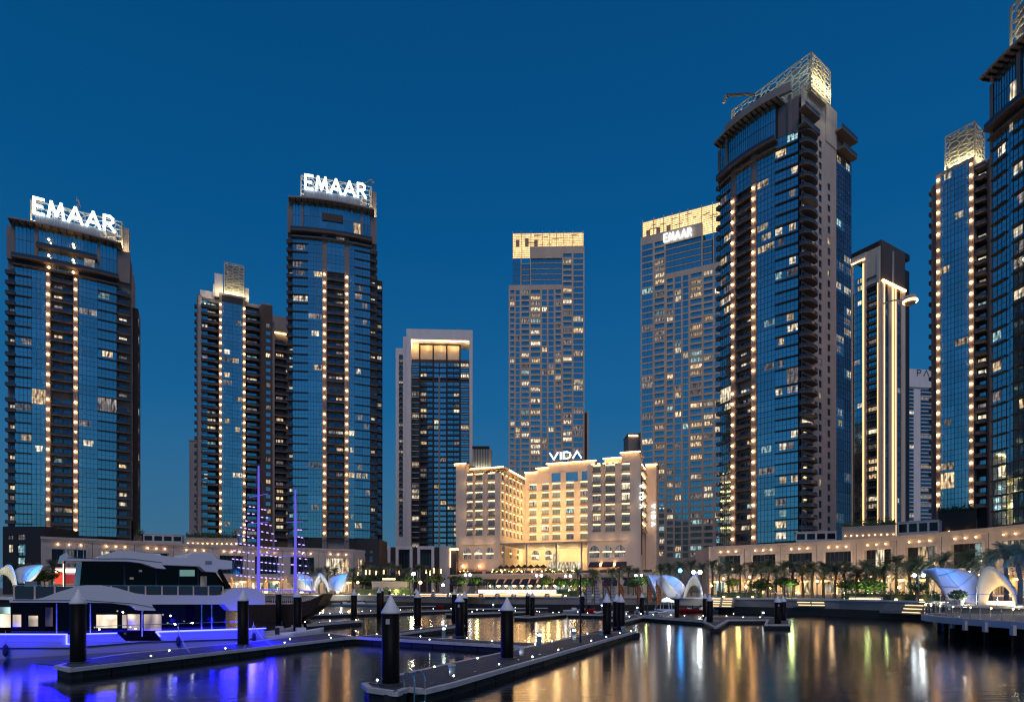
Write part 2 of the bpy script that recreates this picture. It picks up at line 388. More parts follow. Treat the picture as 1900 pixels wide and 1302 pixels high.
# ------------------------------------------------------------------ ground, water, quay
quay_line = [(-260,70),(-150,96),P2(100,122),P2(400,138),P2(660,150),P2(760,132),P2(900,116),P2(1100,112),P2(1230,110),P2(1400,98.5),P2(1560,89),P2(1740,76),(43,59),(70,47),(140,30),(400,20)]
def ground():
    n = len(quay_line); vs = [(x,y,ZG) for x,y in quay_line]+[(3000,20,ZG),(3000,4500,ZG),(-3000,4500,ZG),(-3000,70,ZG)]
    mb = MB(); mb.add(vs, [tuple(range(len(vs)))], M['pave']); o = link('promenade', mb.mesh()); tag(o, kind='structure')
    mb = MB()
    for i in range(n-1):
        (x0,y0),(x1,y1) = quay_line[i], quay_line[i+1]; L = math.hypot(x1-x0,y1-y0); a = math.atan2(y1-y0,x1-x0); T = frm(x0,y0,a)
        mb.box(-.1,L+.1,-.25,.35,-3,ZG-.25,M['quay'],T)
    o = link('quay_wall', mb.mesh()); tag(o, kind='structure')
    mb = MB()
    for i in range(n-1):
        (x0,y0),(x1,y1) = quay_line[i], quay_line[i+1]; L = math.hypot(x1-x0,y1-y0); mb.box(-.1,L+.1,-.55,-.2,-3,1.15,M['fascia'],frm(x0,y0,math.atan2(y1-y0,x1-x0)))
    link('fender_band', mb.mesh(), o)
    for i in range(n-1):
        (x0,y0),(x1,y1) = quay_line[i], quay_line[i+1]; L = math.hypot(x1-x0,y1-y0); a = math.atan2(y1-y0,x1-x0)
        if not (-120 < x0 < 60): continue
        k = max(1,int(L/4)); w = L/k; t = Tm(MB().box(.03,w-.03,-.4,.7,0,.26,M['trim']))
        for j in range(k):
            c = link('coping_stone', t.mesh(), o, (x0+math.cos(a)*w*j,y0+math.sin(a)*w*j,ZG-.25), a)
    # water
    m = bpy.data.materials.new('calm_harbour_water'); m.use_nodes = True; q = m.node_tree; b = q.nodes['Principled BSDF']
    b.inputs['Base Color'].default_value = (.004,.007,.011,1); b.inputs['Roughness'].default_value = .14; b.inputs['IOR'].default_value = 1.4
    t = q.nodes.new('ShaderNodeTexCoord'); mp = q.nodes.new('ShaderNodeMapping'); mp.inputs['Scale'].default_value = (.22,2.2,1)
    nz = q.nodes.new('ShaderNodeTexNoise'); nz.inputs['Scale'].default_value = 1.3; nz.inputs['Detail'].default_value = 3
    bp = q.nodes.new('ShaderNodeBump'); bp.inputs['Strength'].default_value = .3; bp.inputs['Distance'].default_value = .04
    q.links.new(t.outputs['Object'], mp.inputs[0]); q.links.new(mp.outputs[0], nz.inputs[0]); q.links.new(nz.outputs[0], bp.inputs['Height']); q.links.new(bp.outputs[0], b.inputs['Normal'])
    mb = MB(); mb.add([(-3000,-400,0),(3000,-400,0),(3000,300,0),(-3000,300,0)], [(0,1,2,3)], m)
    tag(link('water', mb.mesh()), kind='structure')
ground()
# ------------------------------------------------------------------ glass residential towers with lamp-lit balcony shafts
def creek(label, px0, d0, px1, d1, W_depth, cols, zlow, zshaft, zband, ztop, floors, mech, sag=1.5, part2=None, piers=(), lit_p=.13, crown=8.5,
          sign_px=None, side='none', sec=None, name='glass_tower', h=3.5, toplamps=(), group='glass towers with lamp-lit balcony shafts', sband=True, side_cols=None, lowz=ZG):
    x0, y0 = P2(px0,d0); x1, y1 = P2(px1,d1); ang = math.atan2(y1-y0,x1-x0); W = math.hypot(x1-x0,y1-y0)
    T = Thing(name, label, 'tower', x0, y0, ang, group=group); D = W_depth
    bow = lambda u: -sag*(1-((u-W/2)/(W/2))**2)
    fl = []; z = zlow
    for i in range(floors):
        hh = h
        if i in mech: hh = h*1.5
        fl.append((z, hh)); z += hh
    wall = MB(); mainT = frm(0,0,0)
    for c_ in cols:
        p0, p1, ty = c_[:3]; u0, u1 = max(0,T.u(p0)), min(W,T.u(p1)); b0, b1 = bow(u0), bow(u1); a = math.atan2(b1-b0,u1-u0); w = math.hypot(u1-u0,b1-b0)
        f = (u0,b0,a); rec = {'G':.12,'L':.12,'C':0,'B':1.8,'E':1.6,'W':0}[ty]
        top = zband if ty != 'B' else zband
        wm = M['pink'] if ty in 'CWE' else (M['beige'] if ty == 'B' else M['dark'])
        wall.prism([(u0,b0+rec),(u1,b1+rec),(u1,D),(u0,D)], lowz, top, wm)
        if ty == 'C':
            wall.prism([(u0+.1,b0-.35),(u1-.1,b1-.35),(u1-.1,b1+.01),(u0+.1,b0+.01)], zlow-1, zshaft, M['pink'])
        for i, (z, hh) in enumerate(fl):
            if z > zshaft-1 and ty in 'BC':
                if ty == 'B':
                    mt = 'glass'; T.add('window', pane_t(w,hh-.05,mt,4,2), 0, 0, z, f)
                continue
            if ty in 'GL':
                n = max(1, round(w/4.2)); ww = w/n
                for k in range(n):
                    lp = lit_p*(1.3 if ty == 'L' else .8)
                    pk = pick(lp); mt = pk or 'glass'
                    T.add('window', pane_t(ww-.02,hh-.05,mt,max(2,round(ww/1.15)),2), k*ww+.01, 0, z, f, tilt=R.uniform(-.008,.008))
                if ty == 'L': T.add('ledge', box_t(w,.55,.34,'ledge'), 0, 0, z-.17, f)
            elif ty == 'B':
                T.add('balcony', balc_t(w,.5+1.75,'slab'), 0, 1.8, z, f)
                n = 2; ww = (w-.8)/n
                for k in range(n):
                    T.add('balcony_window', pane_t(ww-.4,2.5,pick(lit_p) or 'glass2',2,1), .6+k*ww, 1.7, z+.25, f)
            elif ty == 'C':
                if R.random() > .01: T.add('lamp', lamp_t(.33,'lamp' if R.random() > .12 else 'lampd'), w/2, -.68, z+1.9, f)
            elif ty == 'E':
                T.add('balcony', balc_t(w+.5,2.3,'slab',1.1), -.25, 1.6, z, f)
                T.add('balcony_window', pane_t(w*.6,2.4,pick(lit_p*1.5) or 'glass2',2,1), w*.2, 1.5, z+.3, f)
    for px, py in toplamps: T.add('lamp', lamp_t(.33), T.u(px), -2.4, Z(py, T.Y(T.u(px))))
    # strip of storeys between the top of the shafts and the dark balcony band
    zf = fl[-1][0]+fl[-1][1]
    def arc(u0, u1, off, n=8):
        return [(u0+(u1-u0)*i/n, bow(u0+(u1-u0)*i/n)-off) for i in range(n+1)]
    a_, b_ = T.u(cols[1][0]), T.u(cols[-2][1])
    def band(u0, u1, off, z0, z1, nm, mt, inn=.6):
        mb = MB(); mb.prism(arc(u0,u1,off)+[(u1,bow(u1)+inn),(u0,bow(u0)+inn)], z0, z1, M[mt]); return T.part(nm, mb)
    n = 9; us = [a_+(b_-a_)*i/n for i in range(n+1)]
    for zz, hh in ((zf, zband-zf),(zband+1.6, (ztop-zband-1.6)/2),(zband+1.6+(ztop-zband-1.6)/2, (ztop-zband-1.6)/2)):
        if hh < .5: continue
        for i in range(n):
            u0, u1 = us[i], us[i+1]; b0, b1 = bow(u0)+.3, bow(u1)+.3
            T.add('window', pane_t(math.hypot(u1-u0,b1-b0)-.02,hh-.05,pick(lit_p*.4) or 'glass',3,1), .01, 0, zz, (u0,b0,math.atan2(b1-b0,u1-u0)))
    wall.prism([(u,b+.45) for u,b in arc(a_,b_,0)]+[(b_,D),(a_,D)], zband, ztop-.02, M['dark'])
    band(a_-.8, b_+.8, 1.9, zband, zband+.5, 'balcony_band', 'slab'); 
    mb = MB(); A1 = arc(a_-.7,b_+.7,1.8); A2 = arc(a_-.7,b_+.7,1.72)
    mb.prism(A1+A2[::-1], zband+.5, zband+1.6, M['rail']); T.part('balcony_rail', mb)
    band(a_-.6, b_+.6, 1.2, zband-2.2, zband-1.9, 'balcony_band', 'slab')
    if part2:
        u0, u1 = T.u(part2[0]), T.u(part2[1]); band(u0,u1,1.6,zband+5.2,zband+5.6,'upper_balcony','slab')
        mb = MB(); A1 = arc(u0,u1,1.55); A2 = arc(u0,u1,1.47); mb.prism(A1+A2[::-1], zband+5.6, zband+6.7, M['rail']); T.part('balcony_rail', mb)
    for p in piers:
        u = T.u(p); mb = MB(); mb.box(u-.45,u+.45,bow(u)-.1,bow(u)+.6,zband+.5,ztop,M['pink']); T.part('pier', mb)
    # end blocks
    for (u0,u1) in ((0,a_-.05),(b_+.05,W)):
        if u1-u0 > .5:
            wall.box(u0,u1,bow((u0+u1)/2)*.3,D*.6,zband,ztop-1.6,M['pink'])
    T.part('wall', wall)
    # canopy roof with brackets
    band(a_-1.6, b_+1.6, 2.3, ztop, ztop+.5, 'roof_canopy', 'beige', inn=6)
    for i in range(15):
        u = a_-1.2+(b_-a_+2.4)*i/14; T.add('canopy_bracket', box_t(.25,2.2,.5,'ledge'), u, bow(u)+.2, ztop-.51)
    return T, W, D, bow, arc
def curved_box(T, bow, u0, u1, off, thick, z0, z1, mt, name, n=8):
    mb = MB(); A1 = [(u0+(u1-u0)*i/n, bow(u0+(u1-u0)*i/n)-off) for i in range(n+1)]; A2 = [(x,y+thick) for x,y in A1]
    mb.prism(A1+A2[::-1], z0, z1, M[mt]); return T.part(name, mb)
def glow(T, u, v, z, power, col=(1,.75,.4), r=.4):  # bare point lamp, for real floods and for added fill
    l = bpy.data.lights.new('flood_or_fill_light','POINT'); l.energy = power*1.0; l.color = col; l.shadow_soft_size = r
    return link('flood_or_fill_light', l, T.root, (u,v,z-T.zb))
# T1 and T2 with signs
vp = 2950.; D1 = lambda p: 209.5*2857/(vp-p)
T, W, D, bow, arc = creek('glass tower nearest the yacht, with a big white EMAAR sign and two balcony lamp rows', 12, D1(12), 241, D1(241), 22,
   [(12,28,'E'),(28,60,'L'),(60,86,'G'),(86,96,'C'),(96,137,'B'),(137,147,'C'),(147,182,'G'),(182,217,'L'),(217,241,'E')],
   22.9, 114.5, 117.6, 130.3, 26, (13,), sag=1.6, part2=(70,182), piers=(68,184), toplamps=((93,451),(138,460),(93,480),(138,489),(93,502),(138,511)))
def emaar_crown(T, W, bow, ps0, ps1, pl0, pl1, ztop, zt, lh, lz, lt, lu0, lu1, hc):
    u0, u1 = T.u(ps0), T.u(ps1); l0, l1 = T.u(pl0), T.u(pl1)
    curved_box(T, lambda u: 0, u0, u1, .2, .5, ztop+.5, lz+.5, 'panel', 'sign_panel')
    for i in range(9):
        u = u0+(u1-u0)*(i+.5)/9; T.add('panel_rib', box_t(.15,.12,lz-ztop-.2,'trim'), u, -.2, ztop+.5)
    mb = MB(); lattice(mb, l1-l0, ztop+.5, hc, 2.2, .32, M['lat'], frm(l0,2.4,0), seed=3); T.part('lattice_screen', mb)
    mb = MB(); lattice(mb, 12, ztop+.5, hc, 2.2, .32, M['lat'], frm(l1,2.4,math.pi/2), seed=4); T.part('lattice_screen', mb)
    mb = MB(); mb.box(l0+3,l1-2,6,16,ztop+.5,hc-3,M['beige']); mb.box(l1-1.2,l1+2.0,4,9,ztop+.5,hc-1,M['beige']); T.part('plant_room', mb)
    sign(T, 'EMAAR', T.u(lu0), T.u(lu1), -.7, lz, lh, lt)
    for i in range(6): mb2 = T.add('sign_post', box_t(.2,.2,lh-1,'panel'), u0+(u1-u0)*(i+.5)/6, .35, lz+.5)
    for k in (0,.5,1): glow(T, l0+(l1-l0)*k, 1.2, ztop+1.5, 900)
emaar_crown(T, W, bow, 66, 186, 54, 226, 130.3, 0, 6.0, 134.6, .8, 64, 212, 141)
for z_, s_ in ((22.9,0),): pass
# side of T1
mb = MB(); mb.box(W,W+.4,2,21,30,126,M['pink']); T.part('side_wall', mb)
mb = MB(); mb.box(W+.4,W+2.2,8,20,14,112,M['brown']); T.part('side_annex', mb)
for i in range(24): T.add('side_window', pane_t(1.5,2.2,pick(.3) or 'glass2',2,1), 9.5, -.1, 26+i*3.5, (W+2.2,0,math.pi/2))
mb = MB(); mb.tube([(T.u(139),8,141),(T.u(139),8,144),(T.u(137),6,148)], .25, M['panel']); mb.tube([(T.u(137),6,148),(T.u(144),7,145)], .2, M['panel']); T.part('maintenance_crane', mb)
T.done()
vp2 = 5280.; D2 = lambda p: 247*(vp2-603)/(vp2-p)
T, W, D, bow, arc = creek('taller glass tower behind the lit masts, with a white EMAAR sign on its roof', 533, D2(533), 699, D2(699), 24,
   [(533,543,'E'),(543,572,'L'),(572,598,'G'),(598,607,'C'),(607,639,'B'),(639,648,'C'),(648,658,'G'),(658,687,'L'),(687,699,'E')],
   25, 134, 150.2, 163.2, 35, (17,), sag=1.8, piers=(561,671), lit_p=.15)
emaar_crown(T, W, bow, 564, 668, 557, 690, 163.2, 0, 6.3, 168.4, .82, 567, 678, 176)
mb = MB(); mb.box(T.u(598),T.u(637),bow(W/2)-.05,bow(W/2)+.35,156.2,159.3,M['dark']); T.part('louvre_opening', mb)
mb = MB(); mb.box(W,W+2.6,6,20,ZG,138,M['dark']); T.part('side_annex', mb)
for i in range(32): T.add('side_window', pane_t(1.7,2.2,pick(.22) or 'glass2',2,1), W+.4, 5.9, 28+i*3.4)
for i in range(32): T.add('side_balcony', balc_t(2.4,1.2,'slab'), W+.1, 6, 27.3+i*3.4)
mb = MB(); mb.tube([(T.u(672),8,176),(T.u(672),6,178.5),(T.u(690),3,179.5)], .35, M['panel']); mb.tube([(T.u(688),3,179.4),(T.u(694),3,178)], .5, M['beige']); T.part('maintenance_crane', mb)
T.done()
# T6
V6 = 155.; D6 = lambda p: 201.6*(1367-V6)/(p-V6)
T, W, D, bow, arc = creek('huge glass tower with a gold-lit lattice crown corner and two lamp rows', 1332, D6(1332), 1481, D6(1481), 31,
   [(1332,1338,'E'),(1338,1362,'L'),(1362,1373,'C'),(1373,1402,'B'),(1402,1413,'C'),(1413,1444,'G'),(1444,1481,'L')],
   20.2-1.4, 136, 145.6, 158.6, 36, (14,), sag=2.6, piers=(1352,1467), lit_p=.22)
# fascia + lattice crown
curved_box(T, bow, T.u(1352), W-1.5, 1.2, 1.2, 159.1, 161.9, 'beige', 'roof_fascia')
l0 = T.u(1350)
mb = MB(); lattice(mb, W+3-l0, 159, 169.8, 1.7, .30, M['lat'], frm(l0,2.2,0), seed=5); T.part('lattice_screen', mb)
mb = MB(); lattice(mb, 12, 159, 169.8, 1.6, .36, M['lat'], frm(W+3,2.2,math.pi/2), seed=6); T.part('lattice_screen', mb)
mb = MB(); mb.box(l0+.6,W-9,3.4,13,159,168.4,M['dark']); mb.box(W-9,W+2.2,3.4,13,159,168.8,M['panel']); T.part('plant_room', mb)
for k in range(5): glow(T, W+4.6, 3.5+k*2.4, 162, 520, (1,.84,.46))
glow(T, l0-1.5, 1.2, 160.5, 1300, (1,.85,.5)); glow(T, l0+3, 1.0, 160.2, 600, (1,.9,.6))
for k in range(4): glow(T, l0+8+k*6, -.2, 164.5, 160, (.7,.95,1))
mb = MB(); mb.tube([(T.u(1400),4,168.6),(T.u(1385),1,170),(T.u(1357),-3,171.5)], .5, M['ledge']); mb.tube([(T.u(1357),-3,171.5),(T.u(1353),-3,169.5)], .6, M['beige']); T.part('maintenance_crane', mb)
# right face of T6
sd = math.pi/2; fW = (W,0,sd)
def su(px, T=T, W=W):                         # along the right face
    k = (px-CX)/F; cx, cy = T.x+W*T.c, T.y+W*T.s; c_, s_ = -T.s, T.c; return (k*cy-cx)/(c_-k*s_)
w0, w1, w2 = su(1503), su(1546), su(1574)
ops = []
for i in range(37):
    z = 18.8+i*3.5
    ops.append((w0+3.6,w0+5.4,z+.7,z+2.9))
    if i < 34: ops.append((w0+9.2,w0+11.0,z-.4,z+1.8))
mb = MB(); TT = frm(W+1.0,0,sd); wallgrid(mb, w1, ZG, 160, [(a,b,c,d) for a,b,c,d in ops], .35, M['white2'], TT)
mb.box(0,w1,.0+.001,.3,160,160.3,M['beige'],TT); mb.box(w1-.3,w1,0.002,6,ZG,156,M['beige'],TT); mb.box(w0,w0+.3,0.002,1,ZG,156,M['beige'],TT)
T.part('side_wall', mb)
mb = MB(); mb.box(.2,w1-.4,.5,6,ZG,155,M['dark'],TT); mb.box(w0+7.5,w1,-.25,4,149,161.5,M['white2'],TT); T.part('side_core', mb)
for a,b,c,d in ops: T.add('side_window', pane_t(b-a,d-c,pick(.12) or 'glass2',1,1), a, .3, c, (W+1.0,0,sd))
for i in range(37):
    z = 18.8+i*3.5
    if z > 145: break
    T.add('corner_balcony', balc_t(w0+1.2,2.6,'slab',1.15,rnd=True), -1.2, -.02, z, (W+1.0,0,sd))
    T.add('balcony_window', pane_t(w0-.9,2.3,pick(.1) or 'glass2',2,1), .4, -.06, z+.4, (W+1.0,0,sd))
    for k in range(2):
        ww = (w2-w1)/2
        T.add('side_window', pane_t(ww-.03,3.45,pick(.22) or 'glass2',4,2), w1+k*ww, .02, z, (W+1.0,0,sd))
mb = MB(); mb.box(w1+.02,w2,.15,12,ZG,149,M['dark'],TT); T.part('side_core', mb)
mb = MB(); mb.box(w1-1,w2-1.5,1.0,12,149,157.5,M['beige'],TT); mb.box(w1+.5,w2-.4,-2.2,2,149.2,149.8,M['slab'],TT); mb.box(w1-1.5,w2-1.0,-2.6,2,154.2,154.8,M['slab'],TT)
mb.box(w1+.6,w2-.5,-2.15,-2.05,149.8,150.9,M['rail'],TT); mb.box(w1-1.4,w2-1.1,-2.55,-2.45,154.8,156,M['rail'],TT); T.part('penthouse_terraces', mb)
mb = MB(); mb.prism([(-2.2,-2.6),(w0-.6,-2.6),(w0,-.2),(-2.2,-.2)], 145.6, 146.2, M['slab'], TT); mb.prism([(-2.2,-2.6),(w0-.6,-2.6),(w0,-.2),(-2.2,-.2)], 150.6, 151.2, M['slab'], TT)
mb.prism([(-2.1,-2.5),(w0-.7,-2.5),(w0-.7,-2.4),(-2.1,-2.4)], 146.2, 147.3, M['rail'], TT); mb.prism([(-2.1,-2.5),(w0-.7,-2.5),(w0-.7,-2.4),(-2.1,-2.4)], 151.2, 152.3, M['rail'], TT); T.part('corner_terraces', mb)
T.done()
# T8 (nearest, at the edge of the view)
V8 = 760.; D8 = lambda p: 138*(1845-V8)/(p-V8)
T, W, D, bow, arc = creek('closest glass tower, cut by the edge of the picture, with a lattice crown', 1836, D8(1836), 2040, D8(2040), 26,
   [(1836,1843,'W'),(1843,1872,'L'),(1872,1886,'G'),(1886,1915,'L'),(1915,1960,'B'),(1960,1968,'W'),(1968,2010,'G'),(2010,2040,'L')],
   18.5, 100, 110.8, 123.6, 26, (), sag=1.0, piers=(1896,), lit_p=.2)
l0 = T.u(1866)
mb = MB(); lattice(mb, 26, 124.2, 137, 2.3, .4, M['lat'], frm(l0,1.2,0), seed=8); T.part('lattice_screen', mb)
mb = MB(); mb.box(l0+.4,l0+26,2.2,12,124.2,136,M['panel']); T.part('plant_room', mb)
for k in range(5): glow(T, l0+1+k*5.5, .3, 125.2, 700, (1,.85,.5))
T.done()
# T7 and T3: slimmer towers with a projecting glass bay between two lamp columns
def slim(label, pxa, da, pxb, db, left_px, right_px, zlow, floors, mech, ztop, zc, Dp, box_px, lit_p=.14, wing=None):
    x0, y0 = P2(pxa,da); x1, y1 = P2(pxb,db); ang = math.atan2(y1-y0,x1-x0)
    T = Thing('bay_tower', label, 'tower', x0, y0, ang, group='slim towers with a lattice lantern on the roof'); W = math.hypot(x1-x0,y1-y0)
    uL, uR = T.u(left_px), T.u(right_px)
    wall = MB()
    wall.box(-.6,.6,-.4,Dp,ZG,ztop,M['pink']); wall.box(W-.6,W+.6,-.4,Dp,ZG,ztop,M['pink'])
    wall.box(.6,W-.6,-.25,Dp,ZG,ztop,M['dark'])
    wall.box(-.62,W+.62,-.42,Dp,ztop,ztop+1.0,M['beige'])
    wall.box(uL,-.6,2.6,Dp,ZG,ztop-3,M['dark']); wall.box(uL-.5,uL+1.3,1.4,Dp,ZG,ztop-1,M['pink']); wall.box(uL,-.6,2.3,Dp,ztop-3,ztop-1,M['beige'])
    wall.box(W+.6,uR,2.6,Dp,ZG,ztop-2,M['dark']); wall.box(uR-1.0,uR+.6,1.6,Dp,ZG,ztop-1,M['brown']); wall.box(W+.6,uR,2.0,Dp,ztop-2,ztop-.4,M['beige'])
    T.part('wall', wall); z = zlow
    for i in range(floors):
        hh = 3.5*(1.45 if i in mech else 1)
        n = 2; ww = (W-1.2)/n
        for k in range(n): T.add('window', pane_t(ww-.02,hh-.04,pick(lit_p) or 'glass',4,2), .6+k*ww, -.35, z, tilt=R.uniform(-.003,.003))
        for u in (0,W): T.add('lamp', lamp_t(.35,'lamp' if R.random() > .12 else 'lampd'), u, -.75, z+1.9)
        for (a,b) in ((uL+1.3,-.6),(W+.6,uR-1.0)):
            if b-a > 1:
                T.add('balcony', balc_t(b-a,2.7,'slab'), a, 2.6, z); T.add('balcony_window', pane_t((b-a)*.7,2.5,pick(lit_p*1.6) or 'glass',2,1), a+(b-a)*.1, 2.5, z+.3)
        T.add('side_balcony', balc_t(2.2,1.0,'slab'), .4, 0, z, (uL-.5,Dp-1,-math.pi/2)); T.add('side_balcony', balc_t(2.6,1.0,'slab'), Dp-5.5, 0, z, (uL-.5,Dp-1,-math.pi/2)) 
        z += hh
    b0, b1 = T.u(box_px[0]), T.u(box_px[1]); bd = box_px[2]
    mb = MB(); lattice(mb, b1-b0, ztop+1.0, zc, 1.6, .26, M['lat'], frm(b0,1.0,0), seed=11); T.part('lattice_screen', mb)
    mb = MB(); lattice(mb, bd, ztop+1.0, zc, 1.6, .26, M['lat'], frm(b1,1.0,math.pi/2), seed=12); T.part('lattice_screen', mb)
    mb = MB(); mb.box(b0+.5,b1-.5,2.0,bd+.4,ztop+1.0,zc-.6,M['panel']); T.part('plant_room', mb)
    for k in range(4): glow(T, b0+(b1-b0)*(k+.5)/4, .1, ztop+1.7, 520, (1,.85,.45))
    for k in range(3): glow(T, b1+1.0, 1.5+bd*(k+.5)/3, ztop+1.7, 520, (1,.8,.4))
    return T, W, uL, uR
T, W, uL, uR = slim('slim tower with a glowing lattice lantern and two lamp rows, beside the closest tower', 1742, 191.5, 1803, 184.3, 1728, 1836, 29.0, 30, (2,23), 136.8, 149.5, 18, (1751,1806,9), lit_p=.16)
T.done()
T, W, uL, uR = slim('slim tower with two lamp rows and a small grey lattice lantern, behind the lit masts', 409, 270, 453, 274.2, 367, 486, 24.5, 31, (6,), 137.5, 153.5, 20, (416,453,8))
mb = MB(); mb.box(T.u(398),T.u(413),.9,9,137,147.5,M['white3']); mb.box(T.u(395),T.u(399),1.1,8,137,142.5,M['white3']); mb.box(T.u(371),T.u(398),2.0,12,136,139.2,M['white3']); mb.prism([(T.u(454),2),(T.u(462),2),(T.u(462),10),(T.u(454),10)],137.5,144,M['white3']); T.part('stepped_parapet', mb)
glow(T, T.u(405), -1.5, 139, 350, (1,.75,.4)); glow(T, T.u(460), -1, 139.5, 300, (1,.75,.4)); glow(T, T.u(380), 0, 133, 200, (1,.75,.4))
mb = MB(); mb.box(T.u(367.5),T.u(374),.9,2.5,ZG,136,M['white2']); T.part('pale_pier', mb)
for i in range(31): T.add('window', pane_t(T.u(385)-T.u(375),3.4,pick(.2) or 'glass',2,2), T.u(375), 1.2, 24.5+i*3.55)
u0 = T.u(485); u1 = T.u(506)
mb = MB(); TT = frm(u0,1.2,0)
ops = [(u1-u0-2.9,u1-u0-.9,z,z+1.9) for z in [36+i*3.5 for i in range(27)]]
wallgrid(mb, u1-u0, ZG, 137.5, ops, .3, M['brown'], TT); mb.box(0,u1-u0,0,16,137.5,138,M['beige'],TT); T.part('brown_wall', mb)
mb = MB(); mb.box(.05,u1-u0-.05,.35,15,ZG,137.4,M['dark'],TT); T.part('core', mb)
for a,b,c,d in ops: T.add('window', pane_t(b-a,d-c,pick(.2) or 'gpal',1,1), u0+a, 1.2+.28, c)
# wing with lit cornice
wu0, wu1 = T.u(506), T.u(560)
mb = MB(); mb.box(wu0,wu1,2.2,18,ZG,122,M['brown']); mb.box(wu0,wu0+.9,.6,2.2,ZG,130,M['beige']); mb.box(wu0,wu1,.6,6,126.5,133,M['beige']); mb.box(wu0+.9,wu1,4.5,18,122,126.5,M['beige']); T.part('wing', mb)
mb = MB(); mb.box(wu0+1,wu1,3.4,3.7,125.9,126.4,M['warm']); T.part('cornice_light', mb)
for i in range(28):
    z = 28+i*3.4; T.add('wing_balcony', balc_t(wu1-wu0-1,1.5,'slabl',.95), wu0+.9, 2.2, z)
    T.add('balcony_window', pane_t(3.2,2.3,pick(.45) or 'glass2',2,1), wu0+1.6, 2.1, z+.3); T.add('balcony_window', pane_t(3.2,2.3,pick(.2) or 'glass2',2,1), wu0+6, 2.1, z+.3)
T.done()
# far grey slab left of T3, far wall left of T5b, box right of T4
def plain(name, label, px0, px1, d, ytop, mt, depth=14, rows=0, ang=0, lights=None, win='gpal'):
    x0, y0 = P2(px0,d); T = Thing(name, label, 'building', x0, y0, ang); W = T.u(px1); H = Z(ytop,d)
    mb = MB(); mb.box(0,W,0,depth,ZG,H,M[mt]); mb.box(-.3,W+.3,-.3,depth,H,H+.8,M[mt]); T.part('wall', mb)
    if rows:
        n = max(1,int(W/5))
        for i in range(rows):
            for k in range(n): T.add('window', pane_t(W/n*.6,1.9,pick(.15) or win,2,1), W/n*(k+.2), -.04, H-5-i*3.4)
    return T, W, H
T, W, H = plain('apartment_block', 'plain pale block peeping out behind the slim tower with the grey lantern', 351, 372, 400, 818, 'beige', rows=0)
for i in range(14): T.add('window', pane_t(.8,2.0,pick(.5) or 'glass2',1,1), W*.72, -.03, H-12-i*4.6)
T.done()
T, W, H = plain('apartment_block', 'pale block squeezed between the hotel and the sand-coloured tower', 1166, 1195, 330, 806, 'beige', rows=0)
mb = MB(); mb.box(0,W*.6,-.5,-.3,H-1,H-.4,M['warm']); T.part('roof_light', mb); T.done()
T, W, H = plain('plant_building', 'dark ribbed box glowing at its foot, right behind the white-framed tower', 877, 907, 340, 830, 'dark', rows=0)
for i in range(10): T.add('wall_rib', box_t(.5,.25,26,'panel'), W*i/10+.2, -.01, H-27)
glow(T, W*.3, -2, H-13, 1500, (1,.8,.4)); glow(T, W*.8, -2, H-13, 1500, (1,.8,.4))
mb = MB(); mb.box(W,W+1.5,0,8,ZG,H-.5,M['beige']); T.part('side_wall', mb); T.done()
# ------------------------------------------------------------------ T4 white-framed tower
x0, y0 = P2(755,370); T = Thing('framed_tower', 'white-framed tower with a lit roof portal and a glass centre strip', 'tower', x0, y0, math.radians(3)); U = T.u; W = U(877)
zt = T.z(800,614); zr = T.z(800,632)
mb = MB(); mb.box(0,U(763.5),-2.6,12,ZG,zt,M['white3']); mb.box(U(871),W,-2.6,12,ZG,zt,M['white3']); mb.box(U(763.5),U(871),-2.6,12,zr-.4,zt-.01,M['white3']); T.part('portal_frame', mb)
mb = MB(); mb.box(U(763.5),U(871),.6,12,ZG,zr-11.5,M['brown']); mb.box(U(763.5),U(854),3,12,zr-11.5,zr-.4,M['sand']); T.part('wall', mb)
mb = MB(); mb.box(U(764.5),U(870),-1.6,-1.3,zr-.9,zr-.5,M['warmx']); mb.box(U(764),U(765),-1,-.6,zr-4,zr-1,M['warmx']); T.part('cove_light', mb)
mb = MB()
for p in (779,804,829,853.5): mb.box(U(p)-.45,U(p)+.45,-.75,.0,ZG,zr-3,M['dark'])
mb.box(U(779)-.45,U(853.5)+.45,-.74,-.01,zr-3,zr-2,M['dark']); mb.box(U(815)-.5,U(815)+.5,-.3,.3,ZG,zr-22,M['beige']); T.part('dark_frame', mb)
ops = ((764.5,778),(780.5,791),(792,803),(805.5,814),(816,828),(830.5,841),(842,852),(855,870))
row = 0
for i in range(37):
    z = zr-16.5-i*3.37-(2 if i > 2 else 0)
    if z < 28: break
    for k, (a,b) in enumerate(ops):
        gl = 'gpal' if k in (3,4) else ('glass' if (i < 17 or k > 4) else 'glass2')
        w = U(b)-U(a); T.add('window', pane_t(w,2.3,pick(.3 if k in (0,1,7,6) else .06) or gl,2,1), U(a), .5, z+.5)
    for k, (a,b) in enumerate(((763.5,779),(779,804),(804,829),(829,853.5),(853.5,871))):
        T.add('balcony', balc_t(U(b)-U(a)-.9,1.0 if k in (1,3) else .6,'white3' if k in (0,4) else 'slab',.9 if k in (0,1,3,4) else .35), U(a)+.45, .6, z-.2)
for k, (a,b,yt) in enumerate(((747,755,627),(732.5,747,646))):
    H = Z(yt,374); mb = MB(); mb.box(U(a),U(b)-.0,2+k*2,14,ZG,H,M['white3']); T.part('side_slab', mb)
for i in range(34):
    z = Z(664,374)-i*3.37; T.add('window', pane_t(2.2,2.0,pick(.15) or 'glass2',2,1), U(739), 3.93, z)
    T.add('balcony', balc_t(2.8,.9,'slabl',.8), U(738.5), 4, z-.3)
for k in range(5): glow(T, U(770)+k*(U(866)-U(770))/4, .2, zr-3.5, 420, (1,.72,.36), .5)
